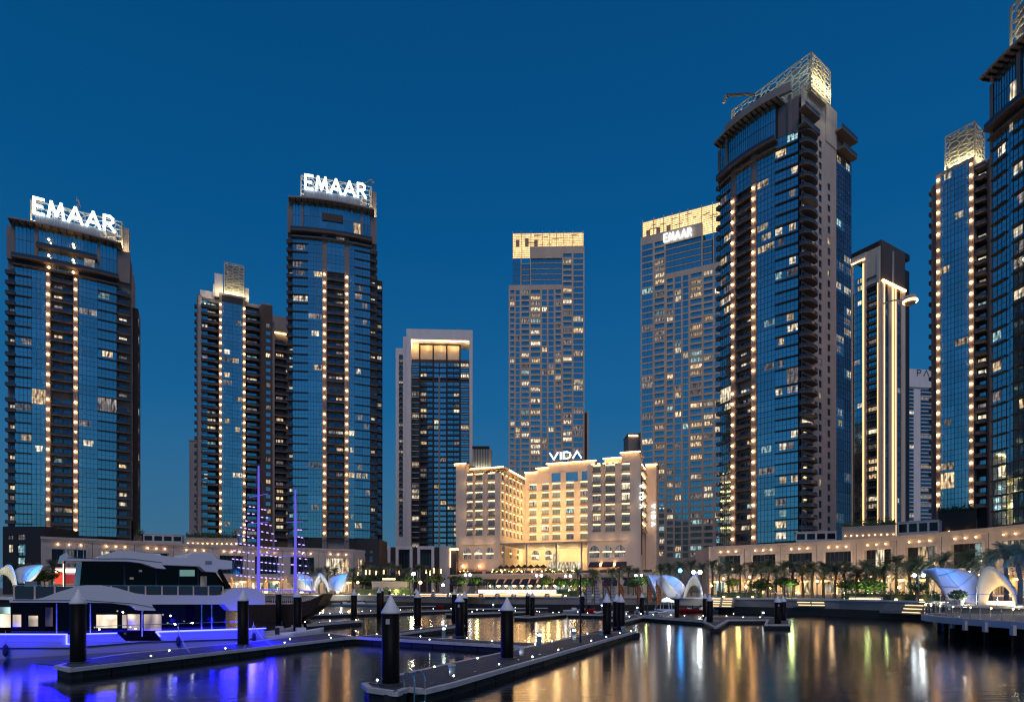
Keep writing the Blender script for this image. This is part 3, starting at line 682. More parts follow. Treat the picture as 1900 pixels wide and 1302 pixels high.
mb = MB(); mb.tube([(U(840),4,zt),(U(838),2,zt+1),(U(858),1,zt+2.5)], .25, M['panel']); T.part('maintenance_crane', mb)
T.done()
# ------------------------------------------------------------------ T5 / T5b twin sand towers
def sand(label, px0, d0, ang, mirror, dz, zfloor, n_low, hsc=1.0, signed=False, side_px=None):
    x0, y0 = P2(px0,d0); T = Thing('sand_tower', label, 'tower', x0, y0, ang, group='sand-coloured towers with gold-lit crowns'); W = 44.9
    mr = lambda a, b: (W-b, W-a) if mirror else (a, b)
    cols = [(.96,3.2,1),(4.2,6.4,0),(7.7,11.9,1),(13.2,18.6,1),(19.9,22.5,0),(23.7,26.6,0),(27.9,30.8,1),(32.4,37.2,1),(38.5,44.,0)]
    zl, zu, zc = 184+dz, 206.8+dz, 216.2+dz; h = 3.4
    ops = []; meta = []
    for ci, (a,b,bal) in enumerate(cols):
        top = zl-2.8 if ci < 7 else zu-4.5
        k = 0
        while True:
            z = top-2.6-k*h
            if z < zfloor: break
            a2, b2 = mr(a,b); ops.append((a2-.12,b2+.12,z,z+2.65)); meta.append((a2-.12,b2+.12,z,bal,ci)); k += 1
    lowW = mr(0,31.6)
    mb = MB()
    lo = [o for o, m in zip(ops, meta) if m[4] < 7]; hi = [o for o, m in zip(ops, meta) if m[4] >= 7]
    la, lb = lowW; T0 = frm(la,0,0)
    wallgrid(mb, lb-la, zfloor-3, zl, [(a-la,b-la,c,d) for a,b,c,d in lo], .6, M['sand'], T0)
    ha, hb = mr(31.6,W); T1_ = frm(ha,-.4,0)
    wallgrid(mb, hb-ha, zfloor-3, zu, [(a-ha,b-ha,c,d) for a,b,c,d in hi], .6, M['sand'], T1_)
    mb.box(la+.01,lb-.01,.002,4,zl,zl+.3,M['sand']); mb.box(0.01,W-.01,.02,20,ZG,zfloor-3,M['sand'])
    a_, b_ = mr(31.6,31.9); mb.box(a_,b_,-.39,3,zfloor-3,zu-.01,M['sand'])
    ea = mr(W-.3,W); mb.box(ea[0],ea[1],-.398,22,ZG,zu-.02,M['brown'])
    ed = mr(0,.3); mb.box(ed[0]+.002,ed[1],.003,22,ZG,zl-.02,M['sand'])
    T.part('wall', mb)
    mb = MB(); mb.box(.4,W-.4,1.2,22,zfloor-3,zl-.3,M['dark']); c0, c1 = mr(12.9,W-.4); mb.box(c0,c1,1.3,22,zl-.3,zu-.3,M['dark']); c0, c1 = mr(2.2,12.9); mb.box(c0,c1,2.2,22,zl,zl+14,M['dark']); T.part('core', mb)
    order = sorted(range(len(ops)), key=lambda i: -ops[i][2])
    for i in order:
        a,b,z,bal,ci = meta[i]; p = pick({0:.16,1:.08,2:.28,3:.42,4:.12,5:.11,6:.16,7:.34,8:.20}[ci])
        T.add('window', pane_t(b-a,2.65,p or 'glass',max(1,round((b-a)/1.6)),1,.1), a, .55 if bal else .2, z, (0,-.4 if ci >= 7 else 0,0), tilt=R.uniform(-.004,.004))
        if bal: T.add('balcony_parapet', box_t(b-a,.12,.62,'sand'), a, .14, z-.1, (0,-.4 if ci >= 7 else 0,0))
    # top storeys
    m0, m1 = mr(13.2,31.6)
    for j in range(5):
        z = zl+.6+j*3.3; T.add('glass_band', pane_t(m1-m0,2.5,'glass',8,1), m0, .6, z); T.add('sill_band', box_t(m1-m0,.5,.5,'sand'), m0, .9, z+2.6)
    mb = MB(); mb.box(m0,m1,-.1,1.6,zu-6.8,zu,M['sand']); mb.box(*mr(12.6,13.2),-.1,2,zl,zu,M['sand']); T.part('parapet_panel', mb)
    g0, g1 = mr(2.2,7); 
    T.add('glass_band', pane_t(g1-g0,zu-14-zl+8,'glass',3,5), g0, 1.6, zl)
    for j in range(4):
        s0, s1 = mr(8,12.4); T.add('glass_band', pane_t(s1-s0,2.3,'glass',2,1), s0, 1.2, zl+.8+j*3.3); T.add('sill_band', box_t(s1-s0,.6,.6,'sand'), s0, 1.6, zl+3.2+j*3.3)
    s0, s1 = mr(7,7.6); mb = MB(); mb.box(s0,s1,1,2.5,zl,zl+17,M['sand']); T.part('pier', mb)
    # crown: backlit screens behind slats and fins
    k0, k1 = mr(2.2,W-.6); mb = MB(); mb.box(k0,k1,1.5,1.9,zu+.02,zc-.6,M['crownlit']); kk = mr(2.2,13); mb.box(kk[0],kk[1],1.55,1.88,zu-5.5,zu+.02,M['crownlit'])
    mb.box(k1-.05 if not mirror else k0-.3,k1+.3 if not mirror else k0+.05,2,14,zu+.02,zc-.6,M['crownlit']); T.part('crown_screen', mb)
    for j in range(9):
        z = zu+.7+j*1.0; T.add('crown_slat', box_t(k1-k0,.14,.20,'sand'), k0, 1.1, z)
    for j in range(5): T.add('crown_slat', box_t(kk[1]-kk[0],.14,.20,'sand'), kk[0], 1.1, zu-5.3+j*1.15)
    for i, u in enumerate((2.2,7.6,13,20,24.2,28.2,32.6,38,44)):
        a, b = mr(u,u+.28); low = -5.6 if u < 12 else 0
        T.add('crown_fin', box_t(b-a,.8,zc-zu-low+.4,'sand'), a, 1.3, zu+low)
    for k in range(3): T.add('crown_panel', box_t(2.2,.1,R.uniform(3,5),'canvas'), k0+2+k*(k1-k0-4)/7, 1.45, zu+1)
    for j in range(14): T.add('crown_brace', box_t(R.uniform(1.5,5),.1,.3,'ledge'), k0+R.uniform(1,k1-k0-7), 1.4, zu+2+R.uniform(0,6))
    return T, W
T, W = sand('sand-coloured tower behind the hotel, with a gold-lit crown', 944, 353, math.radians(-1.5), False, 0, 72, 0)
mb = MB(); x_ = T.u(1088); mb.box(W+.2,T.u(1091),6,20,ZG,Z(772,365),M['dark']); mb.box(T.u(1091),T.u(1094),5.8,20,ZG,Z(770,365)+.5,M['sand']); T.part('rear_annex', mb); T.done()
ang = math.atan2(305.6-323, X(1335,305.6)-X(1189,323))
T, W = sand('sand-coloured tower with a small EMAAR sign below its gold-lit crown, behind the hotel', 1189, 323, ang, True, -12.2, 20, 0)
L0, L1 = T.u(1233), T.u(1283); sign(T, 'EMAAR', L0, L1, -.8, 206.8-12.2-6.0, 4.6, .55, 'signs')
T.done()
M['strip'] = emi('gold_light_strip', (1,.60,.24), 1.9)
# ------------------------------------------------------------------ T9 with vertical light strips
x0, y0 = X(1633,275), 275.; ang = math.atan2(-1,.59); aL = math.atan2(12.5,-7.4)
xl, yl = P2(1560, 275*(1633-303)/(1560-303.)); ang = math.atan2(y0-yl, x0-xl)
T = Thing('strip_lit_tower', 'dark tower with tall gold light strips and a dark crown box, between two lamp-lit towers', 'tower', xl, yl, ang); W = math.hypot(x0-xl,y0-yl); U = T.u
zT = Z(490,285); zB = Z(447,276)
D9 = 26.
mb = MB(); mb.box(0,W,1,D9,ZG,zT-14,M['dark']); mb.box(U(1606),W,0.2,D9,zT-16,zT-2,M['dark']); T.part('core', mb)
mb = MB()
for p, q in ((1576,1581),(1601,1608),(1628,1633)): mb.box(U(p),U(q),-.6,1,ZG,zT,M['creamp'])
mb.box(U(1576),U(1608),-.7,2,zT,zT+3,M['creamp']); T.part('pier', mb)
mb = MB(); mb.box(U(1578),U(1580.6),-.8,-.61,16,zT-10,M['strip']); mb.box(U(1602),U(1604.4),-.8,-.61,16,zT-2,M['strip']); mb.box(U(1629.5),U(1630.6),-.8,-.61,16,zT-14,M['strip']); mb.box(U(1576),U(1606),-.95,-.71,zT-.3,zT+.2,M['warm']); T.part('light_strip', mb)  # the narrow corner strip is added to gild its softly lit pier
mb = MB(); mb.box(U(1574),W+.3,.5,D9-.3,zT+3,zB,M['dark']); mb.box(U(1608),W+.2,-.2,1,zT-14,zT+3,M['creamp']); T.part('crown_box', mb)
for j in range(22): T.add('crown_louvre', box_t(W-U(1574)+.4,.12,.25,'brown'), U(1574), .45, zT+3.5+j*(zB-zT-4)/22)
for i in range(40):
    z = 16+i*3.5
    if z > zT-8: break
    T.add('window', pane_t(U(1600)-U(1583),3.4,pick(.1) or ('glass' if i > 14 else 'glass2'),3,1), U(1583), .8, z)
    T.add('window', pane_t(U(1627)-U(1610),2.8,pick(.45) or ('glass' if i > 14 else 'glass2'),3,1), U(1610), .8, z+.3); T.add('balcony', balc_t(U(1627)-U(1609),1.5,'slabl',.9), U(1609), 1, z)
# right face
cx, cy = W, 0.
def su9(px, T=T, W=W):
    k = (px-CX)/F; ax, ay = T.x+W*T.c, T.y+W*T.s; c_, s_ = -T.s, T.c; return (k*ay-ax)/(c_-k*s_)
TT = frm(W,0,math.pi/2); f9 = (W,0,math.pi/2)
mb = MB()
for p, q in ((1634,1640),(1647,1652),(1656,1662),(1670,1677)): mb.box(su9(p),su9(q),-.7,0,ZG,zT-13,M['creamp'],TT)
T.part('pier', mb)
mb = MB(); mb.box(su9(1652.6),su9(1655.4),-.9,-.1,16,zT-14,M['strip'],TT); mb.box(su9(1637),su9(1638.2),-.9,-.71,16,zT-14,M['strip'],TT); mb.box(su9(1658.4),su9(1659.4),-.9,-.71,16,zT-14,M['strip'],TT); mb.box(su9(1652.6),su9(1655.4),-.9,-.5,zT-14,zB-3,M['white2'],TT); T.part('light_strip', mb)  # both narrow strips are added to make the softly lit piers glow
mb = MB(); mb.box(.02,su9(1677),-.6,.8,zT-13,zB-.2,M['brown'],TT); mb.box(.3,su9(1676),-1.4,-.61,zT-13.6,zT-12.8,M['warm'],TT); T.part('crown_side', mb)
for i in range(40):
    z = 16+i*3.5
    if z > zT-18: break
    for (p,q) in ((1640.5,1646.5),(1662.5,1669.5)): T.add('side_window', pane_t(su9(q)-su9(p),3.3,pick(.12) or 'glass2',1,1), su9(p), -.3, z, f9)
T.done()
x_, y_ = P2(1689,268); T = Thing('hanging_lantern', 'glowing gold disc hung out beside the dark strip-lit tower', 'lamp', x_, y_, 0, zb=Z(557,268)-4)
mb = MB(); mb.lathe([(.2,-2.4),(1.6,-2),(2.6,-.8),(2.8,.3),(2.2,1.8),(.2,2.5)], 14, M['canvas'], (0,0,Z(557,268))); T.part('shade', mb, True)
mb = MB(); mb.lathe([(2.9,-.5),(3.0,0.),(2.9,.4)], 14, M['warm'], (0,0,Z(559,268))); T.part('light_ring', mb)
mb = MB(); mb.tube([(-.5,0,Z(557,268)),(-5,4,Z(549,268)),(-9,9,Z(549,268))], .35, M['panel']); T.part('arm', mb)
# T10 far hotel
x_, y_ = P2(1674,560); T = Thing('far_hotel', 'distant white hotel with striped balconies and a name on its roof slab', 'building', x_, y_, math.radians(8)); U = T.u; W = U(1745); H = Z(684,560)
mb = MB(); mb.box(0,W,0,20,ZG,H-17,M['white3']); mb.box(0,W,-1.2,20,H-17,H,M['white3']); mb.box(U(1676),U(1684),4,14,H,H+9,M['panel']); mb.box(U(1679),U(1681),4,6,H+9,H+13,M['panel']); T.part('wall', mb)
for i in range(40):
    z = H-21-i*3.6
    if z < 60: break
    for a,b in ((1674.5,1684),(1684.8,1695),(1708,1728)):
        T.add('window', pane_t(U(b)-U(a),2.5,pick(.12) or 'glass2',3,1), U(a), -.1, z); T.add('balcony', balc_t(U(b)-U(a),1.2,'white3',.8,'white3'), U(a), 0, z-.7)
L, w = letters('PΛLΛCE', 6.2, .7, 'mull', dep=.2, gap=.35)
for x, b in L[:3]: T.add('letter', Tm(b), U(1700)+x, -1.25, Z(697,560))
T.done()
#PART2
# ------------------------------------------------------------------ stone podiums
K = 12.4; HP = CZ+K
def podium(label, knots, front_lit, awn, name='stone_podium', first_light=0):
    pts = [(K*(px-CX)/(HY-py), K*F/(HY-py)) for px, py in knots]
    T = Thing(name, label, 'building', pts[0][0], pts[0][1], 0); ox, oy = pts[0]; pts = [(x-ox,y-oy) for x,y in pts]
    wall = MB(); roof = MB(); n = len(pts)
    back = [(x+ (x+ox)*.16, y+(y+oy)*.16) for x,y in pts]
    roof.prism(pts+back[::-1], HP-.9, HP-.45, M['pave']); 
    for i in range(n-1):
        (x0,y0),(x1,y1) = pts[i], pts[i+1]; a = math.atan2(y1-y0,x1-x0); L = math.hypot(x1-x0,y1-y0); f = (x0,y0,a); TT = frm(*f)
        op = (L*.2, L*.87, HP-8.2, HP-2.9)
        lows = [(L*.12,L*.44,ZG+.3,ZG+4.3),(L*.56,L*.88,ZG+.3,ZG+4.3)]
        wallgrid(wall, L-.12, ZG, HP-.6, [op]+lows, 1.1, M['stone'], TT)
        wall.box(-.1,L+.1,-.45,.3,HP-.6,HP,M['stone'],TT); wall.box(0,L,-.25,-.001,HP-1.0,HP-.6,M['stone'],TT)
        wall.box(op[0]-.5,op[0],-.18,-.002,op[2],op[3]+.5,M['stone'],TT); wall.box(op[1],op[1]+.5,-.18,-.002,op[2],op[3]+.5,M['stone'],TT); wall.box(op[0],op[1],-.18,-.002,op[3]+.001,op[3]+.5,M['stone'],TT)
        wall.box(0,L-.12,-.7,-.003,HP-9.3,HP-8.6,M['stone'],TT)
        wall.box(L-.12,L,.02,.5,ZG,HP-.6,M['dark'],TT)
        w = (op[1]-op[0])/3
        for k in range(3):
            p = front_lit.get(i, [None]*3)[k]
            T.add('shop_window', pane_t(w-.05,5.25,p or 'gdark',2,2), op[0]+k*w, 1.0, op[2], f)
            T.add('downlight', lamp_t(.115,'lamp'), op[0]+w*(k+.5), -.38, HP-1.75, f)
        for (u0,u1,z0,z1) in lows: T.add('shopfront', pane_t(u1-u0,4,R.choice(['ln','lw','ld','lc','lw']),3,1), u0, 1.0, z0, f)
        if awn:
            for (u0,u1,z0,z1) in lows:
                mb = MB(); mb.add([(u0-.4,-3.0,ZG+3.7),(u1+.4,-3.0,ZG+3.7),(u1+.2,-.05,ZG+5.5),(u0+.2-.4,-.05,ZG+5.5),(u0-.4,-3.0,ZG+3.2),(u1+.4,-3.0,ZG+3.2)],[(0,1,2,3),(0,4,5,1)],M['canvas'],TT)
                T.part('awning', mb)
                T.add('awning_light', box_t(u1-u0,.15,.12,'warmx'), u0, -.6, ZG+4.4, f)
            if (x0+ox) > 0: glow(T, *[frm(*f)((L*.5,-3.0,0))[q] for q in (0,1)], ZG+7.4, 330, (1,.66,.34), .3)
            if (x0+ox) > 0: glow(T, *[frm(*f)((L*.3,-3.6,0))[q] for q in (0,1)], ZG+3.0, 640, (1,.60,.24), .3)
            glow(T, *[frm(*f)((L*.78,-3.2,0))[q] for q in (0,1)], ZG+3.0, 520, (1,.60,.24), .3)
            T.add('column_light', box_t(.9,.2,.14,'warmx'), L*.46, -.9, ZG+.3, f); T.add('wall_lantern', lamp_t(.22,'lamp'), L*.5, -.4, ZG+3.6, f)
            T.add('facade_column', box_t(1.1,.5,HP-8.7-ZG-.65,'sand'), L*.45, -.1, ZG, f)
    T.part('wall', wall); T.part('roof', roof)
    return T, pts
kr = [(1318,1013.5),(1382,1010.8),(1448,1007.5),(1516,1004),(1589,1000),(1664,993.7),(1747.6,986.5),(1835,978.5),(1935,968.5),(2050,956)]
T, pr = podium('long curving stone arcade with lit shopfronts behind the palm row, under the twin-lamp glass tower', kr, {0:['ld',None,None],4:[None,'ln',None],5:[None,'lw','ld'],6:[None,None,'lc'],7:['ln','ld',None]}, True)
x0, y0 = pr[0]; mb = MB(); mb.box(-.5,.0,-.4,24,ZG,HP-.02,M['stone'],frm(x0,y0,math.radians(-8))); T.part('end_wall', mb); T.done()
kl = [(76,994.7),(172,999),(250,1003),(322,1007),(394,1010.5),(460,1013),(525,1014.8),(592,1016.8),(657,1018.8)]
T, pl_ = podium('long pale stone podium with rows of downlights behind the yacht and the lit masts', kl, {0:[None,'ld',None],1:['ln',None,None],3:[None,None,'ld'],5:[None,None,None],7:['ln','ln','lw']}, True)
x0, y0 = pl_[-1]; mb = MB(); TT = frm(x0,y0,math.radians(62)); wallgrid(mb, 14, ZG, HP, [(2,5,HP-7,HP-3)], .5, M['stone'], TT); T.part('end_wall', mb)
T.add('end_window', pane_t(3,4,'lw',1,1), 2, .4, HP-7, (x0,y0,math.radians(62)))
x0, y0 = pl_[0]; mb = MB(); TT = frm(x0,y0,math.radians(120)); mb.box(0,9,-.3,0,ZG,HP,M['stone'],TT); T.part('end_wall', mb); T.done()
# dark base blocks
def block(name, label, px0, px1, d, ytop, mt, wins, cat='building', depth=12, ang=0):
    x0, y0 = P2(px0,d); T = Thing(name, label, cat, x0, y0, ang); W = T.u(px1); H = Z(ytop,d); mb = MB()
    ops = [(T.u(a),T.u(b),Z(y1,d),Z(y0_,d)) for a,b,y0_,y1,_ in wins]
    wallgrid(mb, W, ZG, H, ops, .4, M[mt], frm(0,0,0)); mb.box(0,W,.003,depth,H,H+.4,M[mt]); mb.box(0,.3,.01,depth,ZG,H,M[mt]); mb.box(W-.3,W,.012,depth,ZG,H,M[mt]); T.part('wall', mb)
    for (a,b,c,d_), w in zip(ops, wins): T.add('window', pane_t(b-a,d_-c,w[4],2,2), a, .35, c)
    return T, W, H
T, W, H = block('stair_block', 'dark brick block with four lit windows at the foot of the tower nearest the yacht', 5, 83, 152, 979, 'dark',
   [(14,24,993,1000,'ld'),(32,47,991,1001,'ld'),(15,24,1010,1024,'ln'),(32,47,1009,1030,'lc'),(32,46,1034,1046,'lc')]); T.done()
T, W, H = block('stair_block', 'dark block with two faintly lit windows beside the pale stone podium', 662, 704, 196, 1002, 'dark',
   [(668,679,1021,1026,'ld'),(686,691,1021,1026,'ld'),(669,678,1031,1042,'glass2'),(685,691,1031,1042,'glass2')]); T.done()
x0, y0 = P2(704,222); T = Thing('framed_pavilion', 'low dark building with three white portal frames, left of the hotel', 'building', x0, y0, 0); U = T.u
mb = MB()
H = Z(1013,222)
mb.box(0,U(846),.5,14,ZG,H-.3,M['dark']); T.part('core', mb); mb = MB()
for a, b in ((700,725),(735,766),(775,806)):
    mb.box(U(a),U(b),-1,.5,H-1.2,H,M['white']); mb.box(U(b)-1,U(b),-.99,.5,ZG,H-1.2,M['white'])
    if a > 720: mb.box(U(a),U(a)+1,-.99,.5,ZG,H-1.2,M['white'])
mb.box(U(816),U(835),-1,.5,ZG,H,M['stone']); T.part('portal_frame', mb)
for a, b in ((737.5,763.5),(778,803)): T.add('window', pane_t(U(b)-U(a),6,'gdark',4,1), U(a), .4, H-8.5)
T.add('wall_light', box_t(3,.3,.5,'warmx'), U(836), -.6, Z(1020,222)); T.add('wall_light', box_t(.3,.3,7,'warms'), U(835.5), -1.1, Z(1052,222)); T.done()
# roof-terrace things on the podiums
def pavilion(label, pxa, pxb, d, ytop, ybot, dy=0, n=4):
    x0, y0 = P2(pxa,d); x1, y1 = P2(pxb,d+dy); zb = HP-.45; T = Thing('roof_pavilion', label, 'pavilion', x0, y0, math.atan2(y1-y0,x1-x0), zb=zb, group='white roof pavilions'); W = math.hypot(x1-x0,y1-y0)
    H = Z(ytop,d); mb = MB(); w = W/n; z0 = max(zb+.2, Z(ybot,d)); wallgrid(mb, W, zb, H, [(i*w+w*.1,i*w+w*.9,z0,H-.5) for i in range(n)], .3, M['white'], frm(0,0,0)); mb.box(-.1,W+.1,-.1,6,H,H+.15,M['white']); mb.box(W-.2,W,.01,6,zb,H,M['white']); T.part('wall', mb)
    for i in range(n): T.add('window', pane_t(w*.8,H-.5-z0,'gdark',1,1), i*w+w*.1, .2, z0)
    T.done()
pavilion('white roof pavilion with four dark panes at the foot of the lattice-crowned tower', 1477, 1552, 178, 987, 1001, -3)
pavilion('long white roof pavilion below the striped distant hotel', 1666, 1742, 158, 969, 988, -6)
pavilion('white roof pavilion on the pale podium, over the yacht', 266, 338, 176, 990, 1002, 4)
def planter(label, pxa, pxb, d, ytop, dy=0, n=8, mt='beige', lm='warmx'):
    zb = HP-.45; x0, y0 = P2(pxa,d); x1, y1 = P2(pxb,d+dy); T = Thing('uplit_planter', label, 'planter', x0, y0, math.atan2(y1-y0,x1-x0), zb=zb); W = math.hypot(x1-x0,y1-y0); H = Z(ytop,d)
    mb = MB(); mb.box(0,W,0,2,zb,H,M[mt]); T.part('planter_wall', mb)
    for i in range(n): T.add('uplight', box_t(.3,.2,.15,lm), W*(i+.5)/n, -.4, zb+(H-zb)*.42)
    mb = MB()
    for i in range(int(W*45)):
        c = (R.uniform(0,W), R.uniform(.1,1.8), H+abs(R.gauss(0,.75))); r = R.uniform(.15,.4); a = R.uniform(0,6.3); q = R.uniform(-.6,.6)
        mb.add([(c[0]-r*math.cos(a),c[1]-r*math.sin(a),c[2]-q*r),(c[0]+.1,c[1],c[2]-r*.6),(c[0]+r*math.cos(a),c[1]+r*math.sin(a),c[2]+q*r),(c[0],c[1]+.05,c[2]+r*.7)],[(0,1,2,3)],M['leaf2'])
    T.part('shrubs', mb, kind='stuff'); T.done()
planter('planter wall with glowing uplights under the strip-lit tower', 1562, 1662, 160, 977, -6, 9)
planter('planter wall with glowing uplights behind the lit masts', 344, 442, 178, 996, 4, 11)
planter('dark shrub planter at the foot of the slim tower beside the closest tower', 1742, 1812, 170, 950, -4, 2, 'brown')
planter('shrub planter on the roof terrace between the two EMAAR glass towers', 248, 264, 176, 993, 0, 1, 'brown')
# ------------------------------------------------------------------ hotel
x0, y0 = P2(846,232); angH = math.atan2(-.336,.943)
T = Thing('hotel', 'cream hotel with warm-lit windows, arches and a white VIDA roof sign', 'hotel', x0, y0, angH)
def arch_open(mb, u0, u1, z0, z1, T_, mt, dep=.5, v=-.05):     # infill that turns a square opening into a pointed arch
    w = (u1-u0)/2; c = (u0+u1)/2; hh = min(z1-z0-.3, w*1.35); zs = z1-hh; n = 5
    L = [(c-w*math.cos(math.pi/2*i/n)**.9 if i < n else c, zs+hh*math.sin(math.pi/2*i/n)) for i in range(n+1)]
    for sgn in (1,-1):
        pl = [((c+(x-c)*sgn), z) for x, z in L]
        for i in range(n):
            (a,b),(c2,d2) = pl[i], pl[i+1]; e_ = u0 if sgn > 0 else u1
            mb.add([(a,0,b),(c2,0,d2),(c2,0,z1),(e_,0,z1),(e_,0,b)][:5] if i == 0 else [(a,0,b),(c2,0,d2),(c2,0,z1),(a,0,z1)],[(0,1,2,3,4) if i == 0 else (0,1,2,3)],mt,T_)
def face(nm, f, W, z0, z1, cols, rows, wh, hw=2.55, arches=(), litp=.2, special=None, strip=True, mt='creamp', wins='gcur', warmstr=1.0, sp=None):
    mb = MB(); TT = frm(*f); ops = [(a,b,z,z+hw) for a,b in cols for z in rows]+[(a,b,c,d) for a,b,c,d in arches]+list(special or ())
    wallgrid(mb, W, z0, z1, ops, .55, M[mt], TT)
    for a,b,c,d in arches: arch_open(mb, a, b, c, d, TT, M[mt])
    T.part(nm, mb)
    for ci, (a,b) in enumerate(cols):
        for ri, z in enumerate(rows):
            T.add('window', pane_t(b-a,hw,pick(litp) or wins,2,1,.08), a, .5, z, f)
            T.add('balcony_rail', box_t(b-a+.3,.08,.55,'railb') if (ci+ri)%2 == 0 else box_t(b-a+.2,.06,.3,'railb'), a-.15, -.15, z-.1, f)
            if strip:
                T.add('lintel_light', box_t(b-a-.2,.10,.10,'warmx'), a+.1, .32, z+hw-.14, f)
                T.add('lintel_hood', box_t(b-a+.3,.30,.10,mt), a-.15, 0, z+hw+.45, f)
            if R.random() < .45: T.add('canvas_blind', box_t(b-a+.5,.8,.14,'canvas'), a-.25, -.02, z+hw+.05, f)
    for a,b,c,d in arches:
        T.add('arch_light', box_t(b-a,.1,.12,'warmx'), a, .25, c+(d-c)*.45, f); T.add('arch_window', pane_t(b-a,d-c,'ld',3,2,.08), a, .5, c, f)
    for a,b,c,d in (special or ()): T.add('window', pane_t(b-a,d-c,'gpal',1,1,.08), a, .4, c, f)
rows = [24.6+i*3.53 for i in range(7)]; g0 = 9.7
# wing fronts
ul = lambda px, d: (px-846)/1100*d/.943
cL = [(4.6,7.0),(8.2,11.2),(13.5,16.3)]
ar = [(3.2,6.4,15.4,19.8),(7.9,11.1,15.4,19.8),(12.6,15.8,15.4,19.8)]
face('wing_front', (0,0,0), 18.45, g0, 48.2, cL, rows, 0, arches=ar, litp=.12)
cR = [(2.0,4.8),(6.6,10.0),(12.4,15.2)]
arR = [(.9,4.3,15.2,19.5),(5.6,8.9,15.2,19.5),(10.0,13.6,15.2,19.5)]
face('wing_front', (52.2,0,0), 18.6, g0, 48.6, cR, rows, 0, arches=arR, litp=.25)
# inner side of the near-left wing, the back court face
dep = 30.
inn = [(2+i*4.5,4.2+i*4.5) for i in range(6)]
face('wing_side', (18.45,0,math.pi/2), dep, g0, 48.2, inn, rows, 0, arches=[(a,b+.4,16.1,20.2) for a,b in inn[::2]], litp=.15)
cC = [(2.0,5.2),(7.6,10.6),(12.2,15.6),(18.2,21.4),(24.2,27.6),(29.6,32.0)]
face('court_face', (18.45,dep,0), 33.75, g0, 53.4, cC, rows, 0, arches=[(3,6.4,16.1,20.2),(9,12,16.1,20.2),(28.5,32,16.1,20.2)], litp=.2,
     special=[(11.8,15.8,49.6-1.0,52.6),(18.0,23.2,48.6,52.6),(24.8,28.8,48.6,52.6)])
mb = MB()
mb.box(.6,17.8,.62,dep+8,g0,47.7,M['creamp']); mb.box(17.8,18.4,dep-.5,dep+8,g0,47.7,M['creamp']); mb.box(52.21,70.7,.6,dep+8,g0,48.0,M['creamp']); mb.box(18.5,52,dep+.7,dep+12,g0,53.2,M['creamp'])
mb.box(.01,4.0,.003,9,48,52.4,M['creamp']); mb.box(0.02,.61,.002,dep,g0,48,M['creamp']); mb.box(.3,18.2,.3,dep,47.7,48.15,M['creamp'])
mb.box(64.6,70.75,-.01,9,48.4,51.9,M['creamp']); mb.box(58,64.6,2.5,9,48.4,50.8,M['creamp'])
mb.box(28.6,49,dep-.15,dep+10,53.3,56.4,M['creamp']); mb.box(24,28.6,dep-.1,dep+10,53.3,54.8,M['creamp'])
mb.box(18.5,52.2,dep-.4,dep,21.6,22.4,M['creamp'])
mb.box(2.9,16.4,-.5,-.002,20.9,21.4,M['creamp']); mb.box(52.4,66.4,-.5,-.002,21.1,21.6,M['creamp'])
for u in (7.6,12.3): mb.box(u,u+.5,-.35,-.003,21.4,48.2,M['creamp'])
for u in (57.6,62.8): mb.box(u,u+.5,-.35,-.003,21.6,48.6,M['creamp'])
T.part('massing', mb)
cor = MB(); cl = MB()
def cornice(u0,u1,v0,v1,z):
    cor = MB(); cor.box(u0-.5,u1+.5,v0-.5,v1+.5,z,z+.45,M['creamp']); T.part('cornice', cor)
for (u0,u1,v0,v1,z) in ((0,4,0,9,52.4),(64.6,70.75,0,9,51.9),(28.6,49,dep,dep+10,56.4),(58,64.6,2.5,9,50.8),(24,28.6,dep,dep+10,54.8)):
    cornice(u0,u1,v0,v1,z); cl.box(u0-.45,u1+.45,v0-.75,v0-.52,z-.05,z+.25,M['warmx'])
cl.box(4.5,18.5,3.4,3.6,50.9,51.2,M['warmx']); cl.box(18.3,18.6,3.6,dep,50.9,51.2,M['warmx']); cl.box(18.5,24,dep-.6,dep-.4,53.3,53.6,M['warmx'])
cor.box(4.2,18.9,3.5,9,50.6,51.3,M['creamp']); cor.box(15,18.3,4,dep,50.6,51.3,M['creamp']); cor.box(5,18,5.5,8,48.2,50.6,M['creamp']); cor.box(13,16.5,9,dep,48.2,50.6,M['creamp'])
T.part('cornice', cor, kind='stuff'); T.part('cornice_light', cl, kind='stuff')
for i in range(7): T.add('terrace_light', box_t(1.2,.3,.35,'warmx'), 5.2+i*1.9, 2.0, 48.5)
for i in range(9): T.add('terrace_light', box_t(1.0,.3,.35,'warmx'), 2.0+i*2.9, 1.2, 48.5, (18.45,0,math.pi/2))
for i in range(5): T.add('terrace_light', box_t(1.0,.3,.35,'warmx'), 53.5+i*2.1, 1.4, 48.9)
mb = MB()
for i in range(14): mb.ball((5+i*.95,1.2+R.random()*.6,48.5+R.random()*.8), R.uniform(.35,.7), M['leaf2'], 4)
for i in range(20): mb.ball((18.45-1.2,1.5+i*1.35,48.5+R.random()*.8), R.uniform(.35,.7), M['leaf2'], 4)
T.part('roof_shrubs', mb, kind='stuff')
